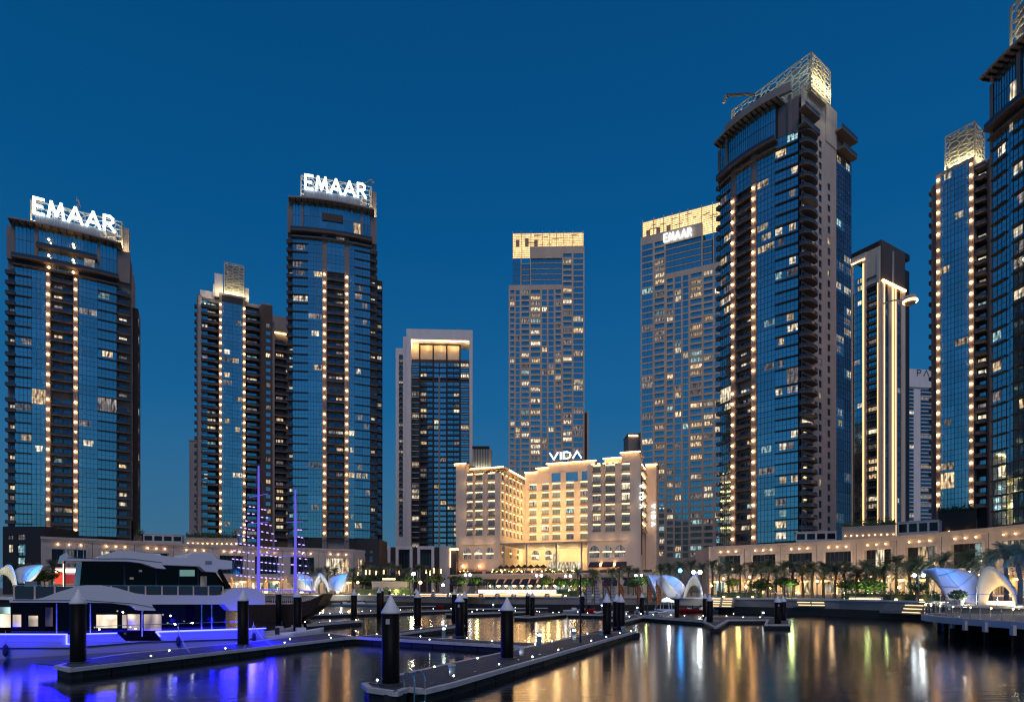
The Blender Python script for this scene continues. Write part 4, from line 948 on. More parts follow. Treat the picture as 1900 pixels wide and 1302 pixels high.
# right side of the near-right wing and the set-back slab, both with a vertical sign
mb = MB(); mb.box(70.72,71.2,.1,2.8,g0,50.6,M['creamp']); mb.box(71.21,71.4,1.6,3.2,16,44,M['dark']); mb.box(70.3,70.8,3,24,g0,48.6,M['creamp']); mb.box(71,74.9,16.5,26,g0-2,50.5,M['creamp']); mb.box(70.9,75.2,16.2,26,50.5,51,M['creamp']); T.part('side_wing', mb)
mb = MB(); mb.box(70.9,75.2,15.9,16.15,50.3,50.6,M['warmx']); T.part('cornice_light', mb)
for i in range(7):
    for k in range(4):
        T.add('window', pane_t(1.8,2.2,'lw' if R.random() < .6 else 'ln',1,1), 4.6+k*3.0, -.05, 24.9+i*3.53, (70.8,0,math.pi/2)); T.add('balcony', balc_t(2.2,.9,'white',.9), 4.4+k*3, 0, 24.5+i*3.53, (70.8,0,math.pi/2)); T.add('lintel_light', box_t(2.1,.1,.16,'warmx'), 4.4+k*3, -.1, 27.5+i*3.53, (70.8,0,math.pi/2))
def vsign(u, v, z1, h):
    zz = z1
    for ch in 'VIDΛ':                         # the word runs down the wall, every letter turned a quarter
        L, w = letters(ch, 1.35, .26, 'signw', dep=.3); b = L[0][1]; b.v = [(p[2], p[1], -p[0]) for p in b.v]; T.add('letter', Tm(b), u, v, zz); zz -= (GL[ch][0]*1.7+.34+.75)*h/7.6
vsign(71.0,-.25,40.5,8.4); vsign(73.2,16.0,35.5,8.0)
# roof sign
L0 = (X(1016,252)+21.9)/.943; sign(T, 'VIDΛ', 29.8, 43.2, dep-.6, 57.9, 3.2, .5)
for i in range(6): T.add('sign_post', box_t(.12,.12,1.2,'panel'), 30+i*2.5, dep-.2, 56.3)
# entrance canopy
mb = MB(); mb.box(18.8,52.3,-1.5,dep-3,20.6,21.1,M['panel']); T.part('entrance_canopy', mb)
for u in (20,29,40.5,50): T.add('canopy_column', box_t(.45,.45,20.6-g0,'panel'), u, -.3, g0)
mb = MB(); mb.box(31.5,33.0,dep-1.2,dep-.9,g0,18.5,M['ln'])
T.part('entrance_glass', mb)
for u in (29,32.6,36.2,39.8): T.add('entrance_door', pane_t(3.4,5.4,'ln',2,1), u, dep-1.0, g0)
for i in range(5): glow(T, 22+i*6.5, dep-6, 17.6, 1300, (1,.62,.26), .5)
for z_ in (27,35,43): 
    for u in (24,34,46): glow(T, u, dep-5, z_, 900, (1,.62,.25), 1.0)
for v_ in (6,14,22):
    for z_ in (26,38): glow(T, 23, v_, z_, 420, (1,.6,.22), 1.0)
for u in (4,9.5,15,56,61,66.5):
    for z_ in (21.5,33,45): glow(T, u, -2.2, z_, 75, (1,.64,.30), .4)
for k in range(9): T.add('bollard_light', lamp_t(.2,'lamp'), 17+k*3.9, -4.5, g0+.6)
for k in range(5): glow(T, 20+k*7.5, -5, g0+2, 160, (1,.6,.25), .3)
# terraces in front
mb = MB(); mb.box(-5,80,-2.5,44,ZG,g0,M['creamp']); mb.box(-6,30,-9,-2.5,ZG,8.9,M['creamp']); mb.box(30,80,-9,-2.5,ZG,8.7,M['creamp'])
for u in (-6,1,8,15,50,57.5,65,72): mb.box(u,u+1,-9.3,-8.99,ZG,10.6,M['creamp'])
mb.box(-6,80,-9.6,-9.0,8.2,9.2,M['creamp'])
T.part('terrace', mb)
for u in (-4.5,2.5,9.5,51.5,59,66.5): T.add('terrace_slot', box_t(5,.06,.8,'dark'), u, -9.0, 7.0)
for i in range(26): T.add('balustrade_panel', box_t(3,.08,.9,'rail'), -5+i*3.1, -2.6, g0+.01)
for i in range(12):
    u = 15.5+i*3.05; mb = MB(); mb.add([(u,-12.4,5.6),(u+2.6,-12.4,5.6),(u+2.4,-9.65,7.5),(u+.2,-9.65,7.5),(u,-12.4,5.2),(u+2.6,-12.4,5.2)],[(0,1,2,3),(0,4,5,1)],M['navy']); T.part('awning', mb)
    T.add('shopfront', pane_t(2.8,3.0,'lc' if i%2 else 'ld',2,1), u-.1, -9.1, 2.9)
    T.add('wall_lantern', lamp_t(.30,'lamp'), u+2.8, -9.95, 5.0)
for u in (-4,3,10,53,60,67):
    mb = MB(); mb.add([(u,-12,5.4),(u+5,-12,5.4),(u+4.8,-9.65,7.0),(u+.2,-9.65,7.0),(u,-12,5.0),(u+5,-12,5.0)],[(0,1,2,3),(0,4,5,1)],M['navy']); T.part('awning', mb)
for u in (53,57.8,62.6): 
    mb = MB(); mb.add([(u,-2,12.0),(u+4,-2,12.0),(u+3.8,-.05,13.6),(u+.2,-.05,13.6),(u,-2,11.6),(u+4,-2,11.6)],[(0,1,2,3),(0,4,5,1)],M['navy']); T.part('awning', mb)
for u in (3.5,10.5,57.2,62.2): T.add('wall_lantern', lamp_t(.36,'lamp'), u, -1.2, 12.6)
for u in (1.5,8.3): T.add('red_sofa_screen', box_t(5,.1,1.6,'orange'), u, -.4, g0+.1)
T.done()
def leafcloud(mb, c, rx, rz, n, size, mt):
    for i in range(n):
        while True:
            p = (R.uniform(-1,1),R.uniform(-1,1),R.uniform(-1,1)); q = p[0]**2+p[1]**2+p[2]**2
            if q < 1 and q > .25*R.random(): break
        x, y, z = c[0]+p[0]*rx, c[1]+p[1]*rx, c[2]+p[2]*rz
        A_ = Vector((R.gauss(0,1),R.gauss(0,1),R.gauss(0,1))).normalized(); B_ = A_.cross(Vector((R.gauss(0,1),R.gauss(0,1),R.gauss(0,1)))).normalized()
        s_ = size*R.uniform(.6,1.3); P_ = Vector((x,y,z)); A_ = A_*s_; B_ = B_*s_*.55
        mb.add([P_-A_,P_+B_,P_+A_,P_-B_],[(0,1,2,3)],mt)
def at_hotel(u, v): c_, s_ = math.cos(angH), math.sin(angH); return (x0+u*c_-v*s_, y0+u*s_+v*c_)
x0, y0 = P2(846,232)
for q_, (ua, ub, lb_) in enumerate(((17,30,'shrub bed with golden lights on the hotel terrace, near the parasols'),(36,50,'shrub bed glowing gold on the hotel terrace before the entrance'),(2,9,'small shrub bed on the terrace under the arched wing'))):
    px_, py_ = at_hotel(ua, -4.2); r_ = Thing('shrub_bed', lb_, 'shrubs', px_, py_, angH, zb=g0, group='shrub beds on the hotel terrace'); mb = MB()
    for k in range(int((ub-ua)*1.3)): leafcloud(mb, (R.uniform(0,ub-ua),R.uniform(-.8,.8),g0+.6+R.random()*.9), .8, .7, 60, .17, M['leaf2'])
    r_.part('foliage', mb, kind='stuff')
    for k in range(int((ub-ua)/1.6)): r_.add('fairy_light', lamp_t(.11,'lamp'), .5+k*1.6, -.9, g0+.5+R.random()*1.0)
    glow(r_, (ub-ua)/2, -1.6, g0+1.0, 120, (1,.62,.25), .2)
fold = MB(); fold.lathe([(.03,2.2),(.5,1.9),(1.6,2.1),(.6,2.9),(.05,3.3)], 8, M['dark']); foldT = Tm(fold); polT = Tm(MB().box(-.05,.05,-.05,.05,0,2.3,M['steel']))
for i in range(8):
    px_, py_ = at_hotel(19+i*2.4, -.6-.3*(i%2)); r_ = Thing('parasol', f'dark parasol on the hotel terrace, {["first","second","third","fourth","fifth","sixth","seventh","eighth"][i]} from the arched wing', 'parasol', px_, py_, 0, zb=g0, group='dark parasols on the hotel terrace')
    r_.add('canopy', foldT, 0, 0, g0); r_.add('pole', polT, 0, 0, g0)
# ------------------------------------------------------------------ vegetation
def frond_palm(seed, n=34, L=3.15):
    r = random.Random(seed); mb = MB()
    for i in range(n):
        a = i*2.399+r.uniform(-.2,.2); el = r.uniform(-.35,1.25); l = L*r.uniform(.8,1.1); k = 7; pts = []
        for j in range(k+1):
            t_ = j/k; rr = l*(math.cos(el)*t_*(1-.12*t_)); zz = l*(math.sin(el)*t_-.55*t_*t_); pts.append((rr*math.cos(a), rr*math.sin(a), zz))
        ca, sa = -math.sin(a), math.cos(a)
        for j in range(1,k+1):
            p, q = pts[j-1], pts[j]; wl = .5*math.sin(math.pi*min(1,(j+.4)/(k+1)))*L/2.6
            for sg in (1,-1):
                for m_ in (.1,.4,.7):
                    b0 = [p[x]+(q[x]-p[x])*m_ for x in range(3)]; b1 = [p[x]+(q[x]-p[x])*(m_+.22) for x in range(3)]
                    tip = (b1[0]+ca*wl*sg+(q[0]-p[0])*.8, b1[1]+sa*wl*sg+(q[1]-p[1])*.8, b1[2]-.25*wl)
                    mb.add([b0,b1,tip],[(0,1,2)],M['leaf'])
    return Tm(mb)
palmC = [frond_palm(i) for i in range(4)]
def palm_trunk(h, seed):
    r = random.Random(seed); pts = [(0,0,0)]; 
    for j in range(1,5): pts.append((r.uniform(-.06,.06)*j, r.uniform(-.06,.06)*j, h*j/4))
    mb = MB(); mb.tube(pts, .24, M['bark'], 7, .17); mb.lathe([(.18,h-.7),(.36,h-.35),(.3,h+.1),(.1,h+.2)], 7, M['bark'], (pts[-1][0],pts[-1][1],0)); return Tm(mb)
trT = {}
def palm(px, d, ytop, label, group, sc=None, lit_=False):
    zt = Z(ytop,d); x, y = P2(px,d); h = max(3.0, zt-ZG-1.7); k = round(h*2)/2
    if k not in trT: trT[k] = palm_trunk(k, int(k*10))
    T = Thing('palm_tree', label, 'palm tree', x, y, R.uniform(0,6.3), group=group)
    T.add('trunk', trT[k], 0, 0, ZG); o = T.add('crown', palmC[R.randrange(4)], 0, 0, ZG+k+.1)
    if sc: o.scale = (sc,sc,sc)
    if lit_: T.add('uplight', box_t(.2,.2,.2,'warmx'), .6, -.5, ZG+.05)
pxs = [(1226,128,1042),(1243,121,1040),(1262,125,1036),(1283,128,1034),(1302,120,1040),(1322,126,1034),(1335,117,1042),(1352,119,1034),(1374,121,1042),(1394,112,1034),(1412,113,1042),(1425,107,1034),(1440,104,1042),(1455,110,1036),(1472,102,1034),(1490,104,1044),(1507,100,1033),(1528,101,1034),(1549,99,1042),(1568,100,1034),(1590,97,1043),(1607,94,1033),(1622,96,1042),(1640,92,1036),(1664,90,1024),(1690,86,1030),(1703,84,1024),(1720,88,1034)]
ords = ['first','second','third','fourth','fifth','sixth','seventh','eighth','ninth','tenth','eleventh','twelfth','thirteenth','fourteenth','fifteenth','sixteenth','seventeenth','eighteenth','nineteenth','twentieth','twenty-first','twenty-second','twenty-third','twenty-fourth','twenty-fifth','twenty-sixth','twenty-seventh','twenty-eighth']
for i, (a,d,t_) in enumerate(pxs):
    palm(a, d, t_, f'date palm in the quayside row, {ords[i]} counted from the orange sails', 'date palms along the stone arcade')
for a,d,t_,l_,sc in ((1750,76,1020,'tall date palm rising behind the swept white tent',1.0),(1797,80,1012,'thick-trunked palm between the two swept white tents',1.05),(1838,72,1010,'big palm with spreading fronds behind the arched tent',1.1),(1866,66,1002,'large palm overlapping the arch of the big tent',1.0),(1892,62,998,'large palm cut by the picture edge beside the big tent',1.05)):
    palm(a,d,t_,l_,'big palms behind the large tents',sc)
for i,(a,d,t_) in enumerate(((1072,150,1048),(1099,160,1052),(1104,150,1055),(1136,148,1048),(1149,152,1046),(1166,145,1046),(1180,150,1048))):
    palm(a,d,t_,f'palm before the hotel\'s near corner wing, {ords[i]} from the entrance side','palms before the hotel')
for i,(a,d,t_) in enumerate(((575,165,1047),(592,160,1050),(607,168,1046),(622,162,1048),(655,160,1050),(673,166,1042),(690,160,1046),(706,165,1048),(722,160,1040),(738,166,1044),(757,162,1050),(776,166,1044),(793,160,1046),(812,168,1050),(97,128,1032),(30,120,1040),(62,132,1040),(268,150,1046),(120,122,1050))):
    palm(a,d,t_, (f'dim palm by the dark building, {ords[i]} from the lit masts' if i < 14 else f'dim palm beside the small white tents, {ords[i-14]} of the group there'), 'dim palms before the pale podium')
def leafy(seed, n=900): 
    global R
    keep = R; R = random.Random(seed); mb = MB()
    for k in range(5): leafcloud(mb, (R.uniform(-.5,.5),R.uniform(-.5,.5),R.uniform(-.3,.5)), .75, .6, n//5, .13, M['leaf2'])
    R = keep; return Tm(mb)
treeC = [leafy(i) for i in range(3)]
def tree(px, d, ytop, ybot, r, label, group, glowcol=None, pw=60):
    x, y = P2(px,d); zt, zl = Z(ytop,d), Z(ybot,d); zl = max(zl, ZG+.6)
    T = Thing('leafy_tree', label, 'tree', x, y, 0, group=group)
    mb = MB(); mb.tube([(0,0,ZG),(.1,0,(ZG+zl)/2),(0,.1,zl+.3)], .16, M['bark'], 6, .09)
    for k in range(4): a = k*1.6; mb.tube([(0,.1,zl),(r*.5*math.cos(a),r*.5*math.sin(a),zl+(zt-zl)*.6)], .07, M['bark'], 4, .03)
    T.part('trunk', mb)
    o = T.add('crown', treeC[R.randrange(3)], 0, 0, (zt+zl)/2); o.scale = (r,r,max(.6,(zt-zl)/1.9)); o.rotation_euler[2] = R.uniform(0,6)
    if glowcol: l = glow(T, .4, -r*1.5, zl+.1, pw*.7, glowcol, .35)
G1 = (.8,1,.35); G2 = (1,.75,.2)
for a,d,t_,b_,r,l_,g_ in ((765,150,1068,1080,2.2,'small tree lit yellow-green right under the bright flood lamp',G1),(858,140,1072,1085,1.6,'small tree glowing yellow-green at the foot of the hotel steps',G1),(883,142,1068,1084,2.0,'rounded tree lit bright green before the hotel terrace',G1),
   (912,150,1073,1082,1.2,'small dark tree beside the navy awnings',None),(1013,138,1066,1086,1.8,'tree lit golden yellow among the navy awnings',G2),(1040,142,1068,1090,1.9,'tree lit lime green beside the tall mooring mast',G1),(1066,146,1072,1092,1.5,'green-lit shrub-like tree behind the pale sails',G1),
   (1083,138,1072,1090,1.6,'bright lime tree standing just behind the pale sails',G1),(1175,135,1072,1090,1.5,'dark tree between the orange sails',None),(1191,132,1066,1086,2.4,'tree with lime-lit crown beside the small tents',G1),(848,150,1066,1078,2.2,'dark crowned tree at the hotel corner under a twin lamp',None),
   (735,158,1064,1088,2.8,'broad dark tree behind the mooring piles, left of the flood lamp',None),(700,160,1062,1090,4.2,'very broad dark tree mass near the dark stair block',None),(672,158,1064,1090,3.2,'broad dark tree beside the row of small tents',None),(807,150,1066,1082,2.6,'dark round tree right of the flood lamp',None),(82,104,1054,1080,2.6,'dark round tree before the red billboard',None),
   (1358,112,1070,1088,1.4,'small tree before the first cream awning',G2),(1412,106,1072,1096,2.0,'low dark tree in front of the second cream awning',None),(1452,102,1068,1090,1.6,'small leafy tree lit green before the arcade',G1),(1467,101,1072,1088,1.7,'dark leafy tree among the arcade palms',None),(1582,92,1072,1098,2.1,'leafy tree with lit stems beside the glass balustrade',G1),(1616,90,1068,1100,2.2,'dark leafy tree uplit green near the swept tent',G1),(1700,80,1078,1100,1.3,'small dark tree right below the twin white lamps',None)):
    tree(a,d,t_,b_,r,l_,'leafy trees on the promenade',g_,420 if g_ else 0)
# hedges
for px_, d_, w_ in ((600,156,260),(690,152,300),(735,150,260),(800,148,300),(835,150,260),(960,150,300)):  # fill lamps added to lift the dim palms and trees
    x, y = P2(px_,d_); T = Thing('palm_fill_light', f'added fill lamp among the dark palms and trees, {ords[(px_-600)//45]} along the quay planting', 'lamp', x, y, 0, group='added fill lamps'); T.add('housing', box_t(.3,.2,.2,'warmx'), -.15, 0, ZG+.05); glow(T, 0, -.6, ZG+1.0, w_, (1,.66,.3), .2)
def hedge(label, pa, pb, d, h, dd=0, lights=0):
    x0, y0 = P2(pa,d); x1, y1 = P2(pb,d+dd); T = Thing('hedge', label, 'hedge', x0, y0, math.atan2(y1-y0,x1-x0)); W = math.hypot(x1-x0,y1-y0); mb = MB()
    mb.box(0,W,.15,1.0,ZG,ZG+h*.75,M['leaf2'])
    for i in range(int(W*60)):
        c = (R.uniform(0,W),R.uniform(0,1.2),ZG+h*R.uniform(.1,1.1)); leafcloud(mb, c, .05, .05, 1, .16, M['leaf2'])
    T.part('foliage', mb, kind='stuff')
    for i in range(lights): T.add('spot', box_t(.3,.2,.15,'warmx'), W*(i+.5)/lights, -.25, ZG+.02)
hedge('low hedge along the arcade promenade under the palms', 1330, 1410, 108, 1.2, -5, 3); hedge('long low hedge on the promenade near the large tents', 1560, 1735, 90, 1.1, -12, 4)
hedge('dark hedge between the small tents and the flood lamp', 655, 760, 152, 1.8, -3, 5); hedge('hedge beyond the pale sails at the quay', 1035, 1090, 122, 1.4, -2, 2)
# ------------------------------------------------------------------ membrane tents
def tent(label, pts, d, group, kind='arch', dpt=4.0, k=1.0):
    """pts: outline of the front arch rim in the photograph; the membrane sweeps back to a rear rim"""
    x0, y0 = P2(pts[0][0],d); T = Thing('membrane_tent', label, 'tent', x0, y0, 0, group=group)
    out = [(X(p,d)-x0, Z(q,d)) for p,q in pts]; n = len(out); m = 5; cx_ = sum(p[0] for p in out)/n
    return T, out
def sail_surface(T, name, rimA, rimB, mt, n=14, thick=.12, sagz=.0):
    def samp(r, t_):
        L = [0]
        for i in range(1,len(r)): L.append(L[-1]+math.dist(r[i],r[i-1]))
        s_ = t_*L[-1]
        for i in range(1,len(r)):
            if s_ <= L[i]+1e-9:
                f = (s_-L[i-1])/(L[i]-L[i-1]+1e-9); return tuple(r[i-1][k]+(r[i][k]-r[i-1][k])*f for k in range(3))
        return r[-1]
    mb = MB(); m = 6; vs = []; 
    for j in range(m+1):
        for i in range(n+1):
            a, b = samp(rimA,i/n), samp(rimB,i/n); s_ = j/m; q = [a[k]+(b[k]-a[k])*s_ for k in range(3)]; q[2] -= sagz*math.sin(math.pi*s_)*math.sin(math.pi*i/n); vs.append(tuple(q))
    fs = [(j*(n+1)+i, j*(n+1)+i+1, (j+1)*(n+1)+i+1, (j+1)*(n+1)+i) for j in range(m) for i in range(n)]
    mb.add(vs, fs, M[mt]); o = T.part(name, mb, True); md = o.modifiers.new('thickness','SOLIDIFY'); md.thickness = thick; return o
def smooth(pts, k=4):
    out = []
    for i in range(len(pts)-1):
        p0 = pts[max(i-1,0)]; p1 = pts[i]; p2 = pts[i+1]; p3 = pts[min(i+2,len(pts)-1)]
        for j in range(k):
            t_ = j/k; out.append(tuple(.5*((2*p1[a])+(-p0[a]+p2[a])*t_+(2*p0[a]-5*p1[a]+4*p2[a]-p3[a])*t_*t_+(-p0[a]+3*p1[a]-3*p2[a]+p3[a])*t_**3) for a in range(len(p1))))
    out.append(pts[-1]); return out
def aim(T, u, v, z, power, col, to, size=.5, name='flood_or_fill_light'):        # a lamp that shines one way only
    l = bpy.data.lights.new(name,'AREA'); l.size = size; l.energy = power; l.color = col
    d_ = Vector((to[0]-u, to[1]-v, to[2]-z)); return link(name, l, T.root, (u,v,z-T.zb), rot=d_.to_track_quat('-Z','Y').to_euler())
BL = (.0,.22,1)
def tentset(label, d, base, rims, group, litw=120, cold=80):
    """rims: [(outer rim, inner rim, name, depth shift)] in photograph coordinates"""
    x0, y0 = P2(base,d); T = Thing('membrane_tent', label, 'tent', x0, y0, 0, group=group)
    for A, dA, B, dB, mt, nm in rims:
        ra = [(X(p,d+dA)-x0, dA, Z(q,d+dA)) for p,q in smooth(A)]; rb = [(X(p,d+dB)-x0, dB, Z(q,d+dB)) for p,q in smooth(B)]
        sail_surface(T, nm, ra, rb, mt)
        mb = MB(); mb.tube(ra, .09, M['white'], 5); T.part('rim', mb)
        for k in (.33,.66):                   # sewn seams between the cloth panels
            i_ = [int(k*(len(q)-1)) for q in (ra, rb)]; p_, q_ = Vector(ra[i_[0]]), Vector(rb[i_[1]]); mb = MB(); mb.tube([tuple(p_+Vector((0,-.08,0))), tuple((p_+q_)/2+Vector((0,-.1,0))), tuple(q_+Vector((0,-.08,0)))], .035, M['panel'], 4); T.part('seam', mb)
    return T
# large tents at the platform
d = 62
T = tentset('big swept white tent with a blue-lit back, beside the round deck', d, 1740, [
   ([(1734,1054),(1740,1072),(1748,1092),(1760,1112)],0,[(1736,1053.5),(1752,1060),(1769,1080),(1787,1098),(1816,1123)],.5,'tent','membrane'),
   ([(1736,1053.5),(1752,1060),(1769,1080),(1787,1098),(1816,1123)],.6,[(1738,1053),(1770,1054),(1799,1060),(1816,1070),(1815,1122)],6,'tent','membrane'),
   ([(1712,1057),(1730,1072),(1745,1090),(1759,1111)],3.0,[(1733,1054),(1739,1072),(1747,1092),(1759,1112)],.4,'tent','membrane')], 'swept white tents')
glow(T, 1.0, -2.4, 3.0, 210, (1,.93,.68), .2); aim(T, 4.6, -2.0, 8.6, 330, BL, (4.2,3,5)); aim(T, 2.6, 0, 9.0, 160, BL, (2.6,3.5,5.5)); aim(T, -2.0, -.5, 7.6, 120, BL, (-.8,2,4.8))
T = tentset('big arched white tent glowing inside, cut close to the picture edge', d-3, 1813, [
   ([(1813,1122),(1814,1085),(1820,1063),(1831,1052),(1845,1055),(1864,1076),(1879,1097),(1886,1122)],0,[(1829,1122),(1834,1101),(1846,1089),(1858,1085),(1868,1089),(1878,1102),(1883,1122)],1.4,'tent','membrane'),
   ([(1831,1052),(1845,1055),(1864,1076),(1879,1097),(1886,1122)],.1,[(1838,1056),(1856,1060),(1876,1080),(1888,1100),(1891,1122)],5,'tent','membrane')], 'swept white tents')
glow(T, 1.6, -2.8, 3.1, 150, (1,.93,.66), .2); aim(T, 6.9, -1, 7.4, 160, BL, (4.6,2.5,4.6)); mb = MB(); mb.box(2.2,4.0,.2,1.5,ZG,ZG+.35,M['warm']); T.part('floor_light', mb)
d = 104
T = tentset('pale tent wedge half hidden by the orange sails', d, 1200, [([(1202,1066),(1212,1085),(1222,1108)],0,[(1202,1066),(1206,1088),(1216,1108)],1,'tent','membrane'),([(1202,1066),(1212,1085),(1222,1108)],0.2,[(1203,1066),(1218,1067),(1228,1070),(1228,1108)],5,'tent','membrane')], 'small white tents by the orange sails')
aim(T, 2.2, -2.5, 9, 260, BL, (1.8,3,5))
T = tentset('swept white tent with a blue-lit back behind the orange sails', d, 1228, [
   ([(1229,1067),(1240,1080),(1252,1092),(1262,1108)],0,[(1229,1067),(1229,1085),(1233,1100),(1240,1109)],1.5,'tent','membrane'),([(1229,1067),(1240,1080),(1252,1092),(1262,1108)],.3,[(1232,1066),(1250,1069),(1266,1080),(1272,1092)],6,'tent','membrane')], 'small white tents by the orange sails')
glow(T, .6, -2.4, 3.2, 230, (1,.95,.75), .2); aim(T, 4.4, -1.5, 9, 300, BL, (3.2,3,5))
T = tentset('small arched white tent glowing between mooring piles', d, 1270, [
   ([(1269,1108),(1272,1092),(1280,1075),(1289,1067),(1296,1076),(1302,1092),(1304,1109)],0,[(1271,1108),(1276,1094),(1283,1086),(1289,1085),(1295,1088),(1299,1096),(1300,1109)],1.8,'tent','membrane')], 'small white tents by the orange sails')
glow(T, 2, -2.4, 3.0, 230, (1,.93,.7), .2)
d = 148
T = tentset('swept white tent just right of the lit masts', d, 548, [([(550,1064),(562,1078),(574,1088),(578,1096)],0,[(548,1066),(545,1078),(552,1090),(560,1096)],1.5,'tent','membrane'),([(550,1064),(562,1078),(574,1088),(578,1096)],.3,[(556,1063),(572,1067),(583,1074),(582,1094)],5,'tent','membrane')], 'three small tents by the lit masts')
glow(T, 2.5, -2, 3.4, 380, (1,.95,.75), .2); aim(T, 3.6, -2, 9.6, 420, BL, (3.4,3,5.5))
T = tentset('middle arched tent of the trio right of the lit masts', d, 583, [([(583,1096),(586,1078),(593,1063),(602,1070),(609,1083),(611,1097)],0,[(586,1096),(590,1086),(597,1079),(603,1082),(607,1090),(609,1097)],1.8,'tent','membrane')], 'three small tents by the lit masts')
glow(T, 2, -2, 3.4, 380, (1,.93,.7), .2)
T = tentset('leaning leaf-shaped tent at the end of the trio right of the lit masts', d, 618, [([(645,1064),(640,1082),(634,1095),(626,1096)],0,[(645,1064),(630,1070),(620,1082),(616,1096)],2.2,'tent','membrane'),([(645,1064),(630,1070),(620,1082),(616,1096)],2.3,[(643,1063),(625,1067),(612,1074),(612,1092)],6,'tent','membrane')], 'three small tents by the lit masts')
glow(T, 2.5, -2, 3.2, 380, (1,.95,.75), .2); aim(T, 0.6, -1, 9.8, 420, BL, (1,3,5.5))
d = 98
T = tentset('cream arch tent at the picture edge beyond the yacht', d, -5, [([(-14,1082),(-6,1062),(6,1052),(18,1048),(26,1060),(31,1085)],0,[(-8,1085),(0,1068),(8,1065),(16,1070),(23,1080),(26,1090)],1.5,'tent','membrane')], 'tents beyond the yacht')
glow(T, 1, -2.5, 4, 420, (1,.9,.65), .2)
T = tentset('blue-backed leaf tent beyond the yacht stern deck', d, 33, [([(80,1049),(72,1062),(62,1074),(45,1081)],0,[(80,1049),(62,1056),(50,1068),(42,1082)],2,'tent','membrane'),([(80,1049),(62,1056),(50,1068),(42,1082)],2.1,[(74,1048),(52,1050),(30,1057),(34,1082)],7,'tent','membrane')], 'tents beyond the yacht')
glow(T, 3, -2, 4.5, 360, (1,.95,.7), .2); aim(T, 1.2, -1, 9.6, 500, BL, (1.4,3.5,6))
# ------------------------------------------------------------------ promenade lamps, billboard, lit steps, walls
def lamp_post(label, px, d, yl, mt, r, heads=1, power=0, col=(1,1,1), group='promenade lamp posts'):
    x, y = P2(px,d); z = Z(yl,d); T = Thing('lamp_post', label, 'street lamp', x, y, 0, group=group)
    mb = MB(); mb.tube([(0,0,ZG),(0,0,z)], .08, M['mull'], 6, .05)
    if heads > 1: mb.tube([(-.55,0,z),(.55,0,z)], .04, M['mull'])
    T.part('pole', mb)
    for k in range(heads):
        u = 0 if heads == 1 else (-.6 if k == 0 else .6); T.add('lamp_head', lamp_t(r,mt), u, 0, z)
    if power: glow(T, 0, -.5, z-.3, power, col, .25)
M['flood'] = emi('flood_white', (1,.93,.8), 70); M['floodc'] = emi('flood_cold', (.85,.95,1), 34)
lamp_post('very bright warm flood lamp on a post above the mooring piles', 767, 140, 1064, 'flood', .38, 1, 500, (1,.85,.6))
lamp_post('warm globe lamp just right of the bright flood lamp', 780, 140, 1080, 'lamp', .35)
lamp_post('cold bright twin lamp above the cream awnings', 1293, 112, 1061, 'floodc', .36, 2, 160, (.9,.97,1)); lamp_post('vivid blue flood lamp above the small tents', 1262, 110, 1058, 'cyan', .36, 1, 60, (.05,.35,1))
lamp_post('cold twin lamp by the palms, before the large swept tent', 1705, 78, 1067, 'floodc', .22, 2, 110, (.9,.97,1)); lamp_post('bluish flood lamp between the two large tents', 1798, 72, 1062, 'floodc', .18, 1, 80, (.7,.9,1))
lamp_post('twin white lamp at the hotel corner', 868, 150, 1066, 'floodc', .3, 2); lamp_post('white lamp above the navy awnings', 1000, 150, 1067, 'floodc', .3, 2); lamp_post('white lamp near the tree with lime leaves', 1054, 150, 1068, 'floodc', .28, 2); lamp_post('twin white lamp beside the first orange sail', 1185, 130, 1067, 'floodc', .24, 2)
lamp_post('small bluish lamp left of the hotel steps', 822, 138, 1085, 'floodc', .3); lamp_post('warm lamp at the foot of the pale podium end', 664, 150, 1080, 'lamp', .28)
for i, (a, yy, dd) in enumerate(((1320,1086,112),(1342,1073,112),(1391,1070,112),(1462,1076,104),(1516,1078,100),(1668,1089,92),(1384,1088,110),(1430,1090,106))): lamp_post(f'short warm garden lamp in the arcade row, {ords[i]} of eight', a, dd, yy, 'lamp', .18, group='warm garden lamps')
def lantern_string():
    x, y = P2(690,152); T = Thing('lit_kiosk', 'low kiosk with a bright yellow light band behind the dark trees', 'kiosk', x, y, 0); mb = MB(); mb.box(0,9,0,3,ZG,Z(1080,152),M['sand']); T.part('wall', mb)
    mb = MB(); mb.box(2.8,6,-.3,-.05,Z(1075,152),Z(1072.5,152),M['warm']); T.part('light_band', mb); mb = MB(); mb.box(0,9,-.4,3.2,Z(1080,152),Z(1078,152),M['white']); T.part('roof', mb)
lantern_string()
for i,(a,yy) in enumerate(((679,1059),(686,1059),(698,1060),(740,1060),(791,1057),(798,1060),(805,1056),(818,1057),(712,1058),(664,1062))):
    x, y = P2(a,168); T = Thing('light_column', f'thin vertical light among the dark palms, {ords[i]} of its scattered row', 'lamp', x, y, 0, group='thin lights among the dark palms'); mb = MB(); z = Z(yy,168); mb.box(-.05,.05,-.05,.05,ZG,z-1,M['mull']); T.part('pole', mb); mb = MB(); mb.box(-.16,.16,-.12,.12,z-1,z+.3,M['warm']); T.part('light_tube', mb)
def lowwall(name, label, cat, pa, pb, d0, d1, z0, z1, mt, th=.5, parts=()):
    x0, y0 = P2(pa,d0); x1, y1 = P2(pb,d1); T = Thing(name, label, cat, x0, y0, math.atan2(y1-y0,x1-x0)); W = math.hypot(x1-x0,y1-y0); mb = MB(); mb.box(0,W,0,th,z0,z1,M[mt]); T.part('wall', mb); return T, W
T, W = lowwall('lit_fountain_wall', 'brightly glowing white wall in front of the hotel awnings', 'wall', 885, 1034, 128, 128, ZG, 3.05, 'white')
